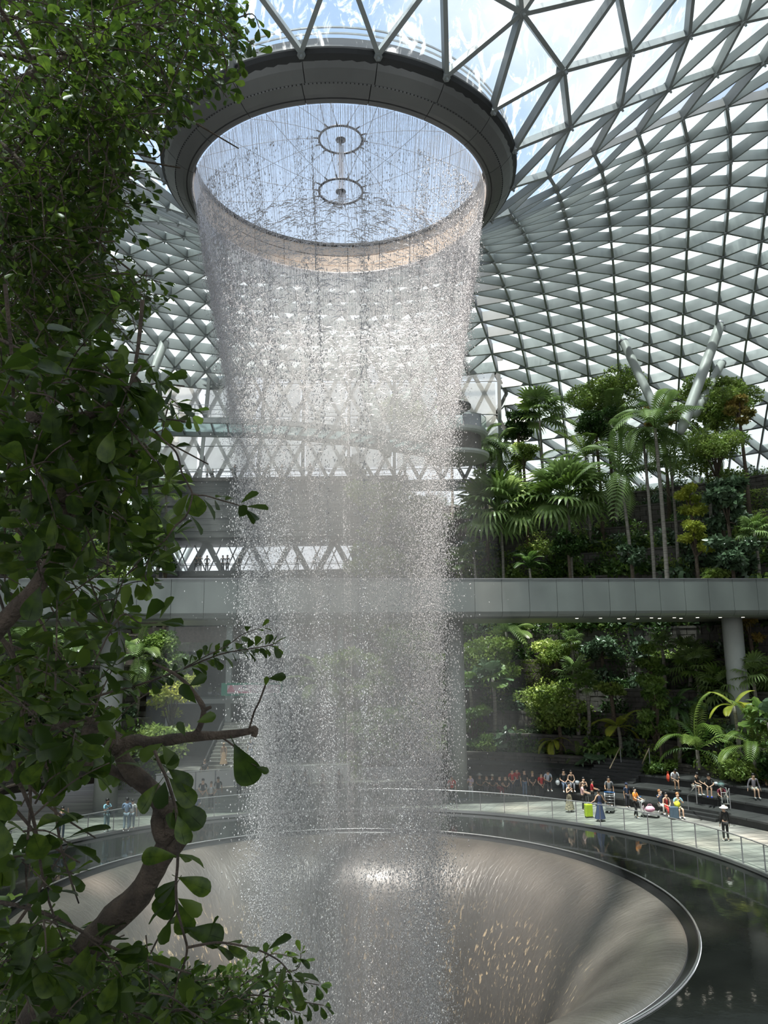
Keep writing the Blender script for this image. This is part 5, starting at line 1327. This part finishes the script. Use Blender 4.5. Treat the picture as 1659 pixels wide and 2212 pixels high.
    if bag == 'sling':
        MB().tube([J['shl']+Vector((.04, -.07, .03)), J['chest']+Vector((.02, -.155*q, 0)), J['pel']+Vector((.12, -.10, .05))], .014, 6).build('sling_strap', M_BLACK, t)
        MB().blob(J['pel']+Vector((.15, -.06, .04)), (.05, .08, .09)).build('sling_bag', M_BLACK, t, smooth=True)
    if bag == 'backpack':
        MB().blob(J['chest']+Vector((0, .18*q, -.03)), (.14*q, .09*q, .20*q), None, 12, 8).build('backpack', cm((.03, .03, .035)), t, smooth=True)
    if bag == 'straps':
        for s in (-1, 1): MB().tube([J['neck']+Vector((s*.07, .06, 0)), J['neck']+Vector((s*.075, -.07, 0)), J['waist']+Vector((s*.085, -.11, 0))], .016, 6).build('backpack_strap', M_BLACK, t)
        MB().blob(J['chest']+Vector((0, .17*q, -.03)), (.14*q, .08*q, .19*q), None, 12, 8).build('backpack', cm((.03, .03, .035)), t, smooth=True)
    return t
def G(x, y, z=0): q = atz(x, y, z); return q
def seat_at(x, y, z): return atz(x, y, z)

# patterned fabrics
M_PAT = mat('patterned_skirt', (.48, .40, .26), rough=.8, col2=(.03, .03, .03), scale=16)
M_REDP = mat('patterned_red_skirt', (.70, .06, .04), rough=.8, col2=(.45, .10, .10), scale=16)
P_ = person
P_(G(1231, 1754), 30, 'stand', 1.66, 'light', 'black', (.02, .02, .02), label='standing woman in black sleeveless top and patterned wide trousers, hands raised, near the pool rail', dress=M_PAT, arms='chest', female=True, sleeve='none', head=-6, shoes=(.5, .45, .4))
P_(G(1260, 1752), 75, 'stand', 1.64, 'light', 'brown', (.72, .45, .45), (.03, .03, .03), label='woman in pink blouse and black trousers standing behind the lime suitcase', longhair=True, arms='fwd', female=True, head=-12)
P_(G(1297, 1774), 200, 'stand', 1.68, 'mid', 'black', (.03, .04, .08), label='woman in long navy dress seen from behind with arms held out', dress=(.035, .05, .12), arms='out', female=True, sleeve='none')
P_(G(1263, 1738), 10, 'stand', 1.62, 'light', 'black', (.02, .02, .02), (.03, .03, .03), label='dark haired woman in black top half hidden behind the pink blouse', arms='phone', female=True, sleeve='none')
P_(G(1281, 1741), 80, 'stand', 1.55, 'mid', 'black', (.40, .02, .03), (.03, .03, .03), label='person in dark red top behind the navy dress', arms='fwd', female=True)
P_(G(1318, 1742), -20, 'stand', 1.75, 'mid', 'black', (.17, .18, .19), (.03, .03, .035), label='bearded man in grey tee shirt standing behind the empty luggage cart', arms=('fwd', 'down'), sleeve='short')
P_(G(1356, 1745), 20, 'stand', 1.42, 'mid', 'black', (.03, .05, .10), (.04, .04, .05), label='child in navy cap and navy shirt beside the woman in orange', hat=('cap', (.03, .04, .09)), arms='down')
P_(G(1374, 1767), 40, 'walk', 1.66, 'light', 'black', (.85, .27, .03), (.015, .015, .015), label='woman in bright orange tee shirt and black trousers holding a luggage cart', arms='fwd', female=True, legs='long', head=-4)
P_(seat_at(1428, 1741, .47), 20, 'sit', 1.68, 'light', 'ginger', (.03, .05, .09), (.60, .60, .54), label='seated person in navy shirt and white trousers holding up a white phone', arms=('up', 'down'), bag='whitephone', lean=-10)
P_(seat_at(1440, 1746, .47), 5, 'sit', 1.62, 'light', 'black', (.35, .04, .04), label='seated woman in red dress with black backpack straps', dress=(.62, .05, .04), arms='lap', female=True, sleeve='none', head=-10, bag='straps', shoes=(.7, .7, .7))
P_(seat_at(1465, 1748, .47), 5, 'sit', 1.72, 'light', 'ginger', (.25, .45, .55), (.50, .44, .32), label='ginger haired man in pale blue shirt and tan shorts seated by a navy suitcase', arms='chest', legs='short', head=-8, bag='straps')
P_(seat_at(1456, 1689, 1.42), 5, 'sit', 1.7, 'mid', 'black', (.72, .74, .78), (.10, .09, .08), label='person in loose white shirt bent over a phone, alone on the top seating step', arms='lap', legs='short', lean=18, head=25, bag='phone', shoes=(.05, .05, .05))
P_(seat_at(1501, 1700, 1.42), 30, 'sit', 1.68, 'light', 'black', (.02, .02, .02), (.62, .58, .52), label='seated person in black top and white shorts leaning towards a neighbour', arms='fwd', legs='short', lean=12, head=15, female=True)
P_(seat_at(1533, 1704, 1.42), -25, 'sit', 1.7, 'light', 'black', (.02, .02, .022), (.04, .04, .04), label='seated person in black tee shirt and dark shorts with one blue shoe', arms='lap', legs='short', lean=8, head=20, shoes=(.03, .08, .6))
P_(seat_at(1557, 1726, .95), 0, 'sit', 1.66, 'mid', 'black', (.16, .02, .04), (.02, .02, .02), label='seated person in maroon shirt behind a folding trolley, white trainers', arms='fwd', lean=16, head=20, shoes=(.75, .75, .75), hat=('cap', (.10, .14, .13)))
P_(seat_at(1629, 1706, 1.42), -5, 'sit', 1.72, 'light', 'black', (.26, .24, .27), (.50, .48, .42), label='man in grey shirt and pale shorts seated upright leaning on both hands', arms='brace', legs='short', sleeve='long', shoes=(.55, .55, .55))
P_(seat_at(1655, 1716, .95), 10, 'sit', 1.7, 'mid', 'black', (.02, .02, .02), (.02, .02, .025), label='person in red cap and black clothes at the right edge', hat=('cap', (.70, .08, .05)), arms='lap', lean=10)
P_(G(1569, 1817), 175, 'stand', 1.66, 'light', 'black', (.012, .014, .015), (.012, .014, .015), label='woman in white brimmed hat and black outfit, back turned, alone on the paving', hat=('brim', (.78, .78, .74)), arms='down', sleeve='long', female=True, shoes=(.75, .75, .72))
DK = 'in the shade right of the falling water'
P_(G(977, 1737), 0, 'stand', 1.72, 'mid', 'black', (.55, .07, .06), (.03, .03, .035), label='man in red shirt standing inside the edge of the spray', arms='down')
P_(G(1018, 1730), -30, 'stand', 1.64, 'light', 'black', (.55, .45, .55), (.40, .40, .42), label='person in pale pink and white top just right of the spray edge', arms='phone', female=True)
P_(G(1108, 1719), 0, 'stand', 1.7, 'light', 'black', (.50, .03, .03), (.05, .06, .09), label='person in red polo with hands clasped '+DK, arms='cross')
P_(G(1118, 1714), 10, 'stand', 1.62, 'light', 'black', (.50, .04, .04), (.05, .06, .09), label='second person in red standing close behind the clasped hands', arms='down')
P_(G(1134, 1722), 20, 'stand', 1.76, 'light', 'black', (.02, .022, .025), (.13, .19, .28), label='tall man in black shirt and blue jeans '+DK, arms='down')
P_(G(1152, 1722), 0, 'stand', 1.62, 'light', 'blond', (.015, .015, .015), (.015, .015, .015), label='light haired person in black, hands joined low, left of the bright red tee shirt', arms='cross', female=True)
P_(G(1171, 1727), 15, 'stand', 1.66, 'light', 'black', (.55, .03, .03), (.02, .02, .025), label='person in bright red tee shirt and black trousers, rightmost of the red shirts', arms='cross')
P_(seat_at(1183, 1692, 1.0), 5, 'sit', 1.72, 'light', 'black', (.50, .55, .65), (.03, .03, .035), label='man in pale blue white shirt seated above the red tee shirt', arms='lap', head=25, lean=10)
P_(seat_at(1218, 1694, 1.0), 0, 'sit', 1.74, 'light', 'black', (.02, .025, .03), (.13, .17, .24), label='man in black shirt and jeans seated on the middle step, left of a pair', arms='lap')
P_(seat_at(1234, 1694, 1.0), 0, 'sit', 1.64, 'light', 'black', (.02, .02, .02), (.20, .20, .22), label='woman in black sleeveless top seated, right of a pair', arms='lap', female=True, sleeve='none', longhair=True)
P_(seat_at(1036, 1701, .5), 10, 'sit', 1.68, 'mid', 'grey', (.10, .10, .10), (.03, .03, .03), label='seated person in grey brimmed hat, nearest the spray edge', hat=('brim', (.35, .34, .32)), arms='lap')
P_(seat_at(1052, 1703, .5), -20, 'sit', 1.64, 'light', 'black', (.05, .06, .05), (.10, .10, .11), label='seated person in dark green with legs crossed, second from the spray edge', arms='phone')
P_(seat_at(1064, 1702, .5), 0, 'sit', 1.6, 'mid', 'black', (.03, .03, .03), (.06, .06, .07), label='seated person in black with a cream cap', hat=('cap', (.55, .52, .42)), arms='lap')
P_(seat_at(1079, 1704, .5), 20, 'sit', 1.66, 'light', 'black', (.04, .04, .05), (.22, .03, .04), label='seated person in dark top and maroon trousers', arms='fwd')
P_(seat_at(1092, 1704, .5), 0, 'sit', 1.66, 'light', 'black', (.06, .05, .04), (.03, .03, .03), label='seated person in brown top left of the red polo', arms='lap')
# left side
P_(G(229, 1797), 55, 'stand', 1.72, 'dark', 'black', (.30, .55, .66), (.28, .36, .40), label='man in pale blue polo with black sling bag and phone by the left column', arms='phone', bag='sling')
P_(G(272, 1796), 195, 'stand', 1.76, 'dark', 'black', (.20, .29, .42), (.25, .33, .38), label='man in blue denim shirt seen from behind at left', sleeve='long', arms='phone')
P_(G(284, 1792), 185, 'stand', 1.6, 'light', 'black', (.65, .65, .63), (.28, .34, .38), label='person in white half hidden behind the denim shirt', arms='down')
P_(G(131, 1816), 40, 'stand', 1.68, 'light', 'black', (.08, .09, .12), (.10, .14, .20), label='person raising a camera at far left behind leaves', arms='up')
P_(G(4, 1800), 70, 'stand', 1.7, 'light', 'black', (.60, .62, .65), (.08, .10, .13), label='person in white shirt cut by the left edge', arms='fwd')
P_(G(437, 1745), 10, 'stand', 1.74, 'light', 'black', (.03, .03, .035), (.35, .33, .30), label='man in black tee shirt beside the white topped woman', arms='cross')
P_(G(455, 1749), 0, 'stand', 1.66, 'light', 'brown', (.50, .50, .50), (.03, .03, .035), label='woman in white top and black trousers, hands on hips, left of the spray', arms='hip', female=True)
P_(G(424, 1748), 0, 'sit', 1.66, 'light', 'black', (.04, .07, .22), (.05, .05, .06), label='person in bright blue crouching behind the near leaves', arms='lap')
P_(G(470, 1738), 20, 'stand', 1.68, 'mid', 'black', (.03, .03, .03), (.35, .34, .33), label='dark shirted person in pale trousers just right of the white topped woman', arms='down')
P_(G(332, 1704), 0, 'stand', 1.66, 'dark', 'black', (.75, .75, .74), (.05, .05, .06), label='person in white tee shirt behind the thick near branch', arms='down', female=True, longhair=True)
P_(Vector((-12.6, 62.4, .85)), -5, 'walk', 1.7, 'mid', 'brown', (.45, .30, .22), label='woman in long tan robe coming down the far stair', dress=(.50, .34, .22), arms='down', female=True, sleeve='long', hat=('cap', (.5, .35, .25)))
P_(Vector((-10.6, 63.0, 1.07)), -5, 'walk', 1.74, 'mid', 'black', (.03, .04, .09), (.15, .20, .28), label='man in navy top and jeans beside the tan robe on the far stair', arms='down')
P_(G(441, 1693), 200, 'walk', 1.72, 'light', 'brown', (.05, .05, .06), (.07, .07, .08), label='walker with dark backpack at the foot of the far stair', bag='backpack', arms='down')
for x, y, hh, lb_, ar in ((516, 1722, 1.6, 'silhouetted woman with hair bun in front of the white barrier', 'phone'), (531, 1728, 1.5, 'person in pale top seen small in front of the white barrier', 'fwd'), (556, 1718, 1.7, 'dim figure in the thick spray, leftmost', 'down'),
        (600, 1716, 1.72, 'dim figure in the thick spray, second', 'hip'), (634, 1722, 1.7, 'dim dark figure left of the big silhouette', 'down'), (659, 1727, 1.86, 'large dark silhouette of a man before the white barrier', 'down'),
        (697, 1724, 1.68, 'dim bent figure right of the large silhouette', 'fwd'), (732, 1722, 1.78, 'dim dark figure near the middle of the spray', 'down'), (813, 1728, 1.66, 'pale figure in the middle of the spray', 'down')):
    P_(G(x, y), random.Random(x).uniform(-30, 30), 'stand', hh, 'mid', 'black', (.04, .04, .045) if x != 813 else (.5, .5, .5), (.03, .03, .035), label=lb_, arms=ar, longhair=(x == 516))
# silhouettes on the terrace in front of the blinds and on the truss storey
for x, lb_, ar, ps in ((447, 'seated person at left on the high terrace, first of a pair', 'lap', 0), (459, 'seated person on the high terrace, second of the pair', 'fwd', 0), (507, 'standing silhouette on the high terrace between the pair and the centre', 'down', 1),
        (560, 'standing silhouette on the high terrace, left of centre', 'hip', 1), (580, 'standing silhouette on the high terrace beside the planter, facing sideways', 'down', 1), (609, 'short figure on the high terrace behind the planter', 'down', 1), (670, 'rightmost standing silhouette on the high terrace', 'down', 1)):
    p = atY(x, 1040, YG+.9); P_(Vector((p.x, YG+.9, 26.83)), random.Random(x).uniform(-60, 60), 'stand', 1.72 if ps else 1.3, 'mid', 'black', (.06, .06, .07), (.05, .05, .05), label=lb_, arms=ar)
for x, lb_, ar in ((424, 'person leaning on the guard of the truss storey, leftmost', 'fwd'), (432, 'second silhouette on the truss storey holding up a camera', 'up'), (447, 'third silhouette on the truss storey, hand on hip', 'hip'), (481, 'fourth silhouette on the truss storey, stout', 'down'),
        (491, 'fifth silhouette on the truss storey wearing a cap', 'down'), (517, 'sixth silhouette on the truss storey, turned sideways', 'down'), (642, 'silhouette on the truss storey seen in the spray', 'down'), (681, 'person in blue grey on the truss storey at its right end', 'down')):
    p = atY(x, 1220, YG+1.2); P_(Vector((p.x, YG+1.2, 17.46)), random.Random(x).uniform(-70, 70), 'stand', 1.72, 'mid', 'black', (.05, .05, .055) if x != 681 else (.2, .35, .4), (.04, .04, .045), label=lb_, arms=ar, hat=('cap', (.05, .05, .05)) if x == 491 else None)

# ---------------------------------------------------------------- luggage and small things
def suitcase(p, rz, w, d, h, c, label, handle=.4):
    t = empty('suitcase', p, rz, label, 'suitcase'); m = cm(c, .4); z0 = .06
    b = MB(); b.box((0, 0, z0+h/2), (w, d, h)); o = b.build('shell', m, t); bv = o.modifiers.new('bevel', 'BEVEL'); bv.width = .035; bv.segments = 3
    for k in range(5): MB().box((-w/2+w*(k+.5)/5, 0, z0+h/2), (w*.07, d+.02, h*.86)).build('rib', m, t)
    MB().box((0, 0, z0+h/2), (w+.012, .015, h*.97)).build('zip', M_BLACK, t)
    for sx in (-1, 1):
        for sy in (-1, 1): MB().tube([(sx*(w/2-.05)-.012, sy*(d/2-.04), .03), (sx*(w/2-.05)+.012, sy*(d/2-.04), .03)], .03, 10).build('wheel', M_BLACK, t)
    if handle: MB().tube([(-.07, d*.3, z0+h), (-.07, d*.3, z0+h+handle), (.07, d*.3, z0+h+handle), (.07, d*.3, z0+h)], .010, 6).build('handle', M_STEEL, t)
    return t
suitcase(G(1272, 1766), .2, .42, .27, .66, (.50, .65, .03), 'lime green upright suitcase with long handle between the pink and navy women', .40)
suitcase(G(1457, 1770), .0, .46, .26, .62, (.08, .12, .16), 'dark blue grey suitcase between the knees of the ginger haired man', .0)
def cart(p, rz, label, panel=False):
    t = empty('luggage_cart', p, rz, label, 'luggage cart')
    m = M_STEEL
    MB().box((0, -.35, .17), (.5, .85, .03)).build('deck', m, t)
    fr = MB(); 
    for s in (-1, 1):
        fr.tube([(s*.26, .05, .15), (s*.27, .12, .6), (s*.28, .2, 1.0)], .02, 8); fr.tube([(s*.25, .08, .17), (s*.24, -.35, .15), (s*.16, -.8, .15)], .018, 8)
    fr.tube([(-.16, -.8, .15), (-.14, -.84, .4), (.14, -.84, .4), (.16, -.8, .15)], .014, 6)
    for z in (.45, .62, .78): fr.tube([(-.27, .11+z*.08, z), (.27, .11+z*.08, z)], .012, 6)
    fr.build('frame', m, t, smooth=True)
    MB().tube([(-.30, .2, 1.02), (.30, .2, 1.02)], .028, 10).build('handle', mat('blue_plastic', (.03, .13, .35), rough=.35), t, smooth=True)
    bk = MB()
    for x in np.linspace(-.24, .24, 7): bk.tube([(x, .14, .86), (x, -.04, .80), (x, -.06, .95)], .006, 5)
    bk.tube([(-.24, -.06, .95), (.24, -.06, .95)], .008, 5); bk.build('basket', m, t)
    if panel:
        o = MB().box((0, .06, .55), (.44, .02, .42), Matrix.Rotation(-.12, 3, 'X')).build('sign_panel', M_WHITE, t)
        MB().box((0, .035, .68), (.40, .02, .14), Matrix.Rotation(-.12, 3, 'X')).build('dark_notice', M_BLACK, t)
        MB().box((-.01, .03, .46), (.03, .02, .12), Matrix.Rotation(-.12, 3, 'X')).build('letter_stroke', M_BLACK, t); MB().box((.03, .03, .41), (.08, .02, .025), Matrix.Rotation(-.12, 3, 'X')).build('letter_stroke', M_BLACK, t)
    for x, y in ((-.22, .08), (.22, .08), (0, -.78)): MB().tube([(x-.02, y, .065), (x+.02, y, .065)], .065, 12).build('wheel', M_BLACK, t)
    return t
cart(G(1318, 1752), -.35, 'empty steel luggage cart with blue handle in front of the man in grey')
cart(G(1392, 1764)+Vector((0, 0, 0)), 1.0, 'steel luggage cart with a white sign panel pushed by the woman in orange', True)
def softbag(p, r, c, label, name='bag', rz=0, strap=True):
    t = empty(name, p, rz, label, 'bag')
    mb = MB(); mb.blob((0, 0, r[2]), r, None, 14, 9)
    for i, v in enumerate(mb.v):
        x, y, z = v; s = 1+.07*math.sin(x*23+z*17)+.05*math.sin(y*31); mb.v[i] = (x*s, y*s, max(0, z))
    mb.build('body', cm(c), t, smooth=True)
    if strap: MB().tube([(-r[0]*.5, 0, r[2]*1.8), (-r[0]*.3, 0, r[2]*2.5), (r[0]*.3, 0, r[2]*2.5), (r[0]*.5, 0, r[2]*1.8)], .014, 6).build('strap', cm(tuple(x*.7 for x in c)), t)
q_ = G(1405, 1762); softbag(Vector((q_.x, q_.y, .19)), (.28, .22, .17), (.75, .38, .48), 'soft pink bag lying on the luggage cart', 'duffel_bag')
q_ = seat_at(1465, 1748, .47); softbag(q_+Vector((-.14, -.30, .10)), (.17, .12, .2), (.62, .60, .04), 'yellow bag held in the lap of the man in pale blue')
q_ = seat_at(1456, 1689, 1.42); softbag(q_+Vector((-.32, .05, 0)), (.09, .16, .24), (.75, .10, .05), 'red orange bag beside the person in the loose white shirt')
q_ = seat_at(1545, 1698, 1.42); softbag(q_+Vector((.1, .1, 0)), (.13, .12, .11), (.6, .62, .65), 'pale bag on the top step right of the black tee shirt', strap=False)
q_ = seat_at(1550, 1702, 1.42); softbag(q_+Vector((.25, .1, 0)), (.2, .15, .14), (.12, .2, .19), 'teal grey bag on the top step above the maroon shirt')
q_ = seat_at(1205, 1696, .95); softbag(q_, (.14, .12, .16), (.65, .68, .70), 'white bag on the step left of the seated pair')
q_ = seat_at(1247, 1695, .95); softbag(q_, (.16, .12, .13), (.60, .63, .68), 'white helmet shaped bag on the step right of the seated pair', strap=False)
tr2 = empty('folding_trolley', seat_at(1561, 1735, .95)+Vector((0, -.35, 0)), 0, 'folding luggage trolley with white frame in front of the maroon shirt', 'trolley')
MB().tube([(-.15, 0, .05), (-.15, .1, .85), (.15, .1, .85), (.15, 0, .05)], .014, 6).build('frame', M_WHITE, tr2); MB().tube([(-.15, .07, .6), (.15, .07, .6)], .012, 6).build('cross_bar', M_WHITE, tr2)
MB().box((0, -.1, .05), (.34, .25, .02)).build('foot_plate', M_STEEL, tr2)
for s in (-1, 1): MB().tube([(s*.17-.012, .02, .05), (s*.17+.012, .02, .05)], .05, 10).build('wheel', M_BLACK, tr2)

# handrails
def handrail(a, b, h, m, label, posts=2, r=.035):
    a = Vector(a); b = Vector(b); t = empty('stair_handrail', a, 0, label, 'handrail'); d = b-a
    MB().tube([Vector((0, 0, h)), d+Vector((0, 0, h))], r, 8).build('rail', m, t, smooth=True)
    for u in ((.02, .98) if posts == 2 else (.98,)): MB().tube([d*u, d*u+Vector((0, 0, h))], r*.8, 8).build('post', M_STEELD, t)
M_BRASS = mat('tan_handrail', (.50, .40, .26), rough=.35, metal=.3)
def rail_px(x0, y0, x1, y1, z0, z1, h, m, label, posts=2):
    a = atz(x0, y0, z0+h); b = atz(x1, y1, z1+h); a.z = z0; b.z = z1; handrail(a, b, h, m, label, posts)
rail_px(1485, 1720, 1503, 1695, .05, .92, 1.0, M_STEEL, 'silver stair handrail by the corner pier, left one')
rail_px(1558, 1732, 1575, 1704, .05, .92, 1.0, M_STEEL, 'silver stair handrail right of the first, behind the white hat')
rail_px(1317, 1660, 1340, 1613, .95, 2.1, .95, M_BRASS, 'tan handrail on the dark upper stair, left one', 1)
rail_px(1387, 1650, 1402, 1616, 1.1, 2.1, .95, M_BRASS, 'tan handrail on the dark upper stair, right one', 1)
# exit sign
p = atY(1225, 1609, 60.3); ex = empty('exit_sign', (p.x, 60.3, p.z), 0, 'small lit green and white exit sign with arrow and running figure in the dark planting', 'sign')
MB().box((0, 0, 0), (.56, .06, .26)).build('case', M_BLACK, ex)
mg = bpy.data.materials.new('sign_light'); mg.use_nodes = True; bb = mg.node_tree.nodes['Principled BSDF']; bb.inputs['Emission Color'].default_value = (.55, 1, .85, 1); bb.inputs['Emission Strength'].default_value = .9
a_ = MB(); a_.bar((-.20, -.035, 0), (-.06, -.035, 0), .035, .01, (0, -1, 0)); a_.bar((-.21, -.035, 0), (-.13, -.035, .08), .03, .01, (0, -1, 0)); a_.bar((-.21, -.035, 0), (-.13, -.035, -.08), .03, .01, (0, -1, 0)); a_.build('arrow', mg, ex)
a_ = MB(); a_.tube([(.08, -.04, .075), (.081, -.045, .075)], .022, 8); a_.bar((.08, -.035, .05), (.06, -.035, -.02), .035, .01, (0, -1, 0)); a_.bar((.06, -.035, -.02), (.11, -.035, -.10), .02, .01, (0, -1, 0)); a_.bar((.06, -.035, -.02), (.0, -.035, -.09), .02, .01, (0, -1, 0)); a_.bar((.075, -.035, .03), (.13, -.035, .0), .018, .01, (0, -1, 0)); a_.build('running_figure', mg, ex)
a_ = MB(); a_.bar((.17, -.035, -.10), (.17, -.035, .10), .02, .01, (0, -1, 0)); a_.bar((.17, -.035, .10), (.24, -.035, .10), .02, .01, (0, -1, 0)); a_.bar((.24, -.035, -.10), (.24, -.035, .10), .02, .01, (0, -1, 0)); a_.build('door_outline', mg, ex)
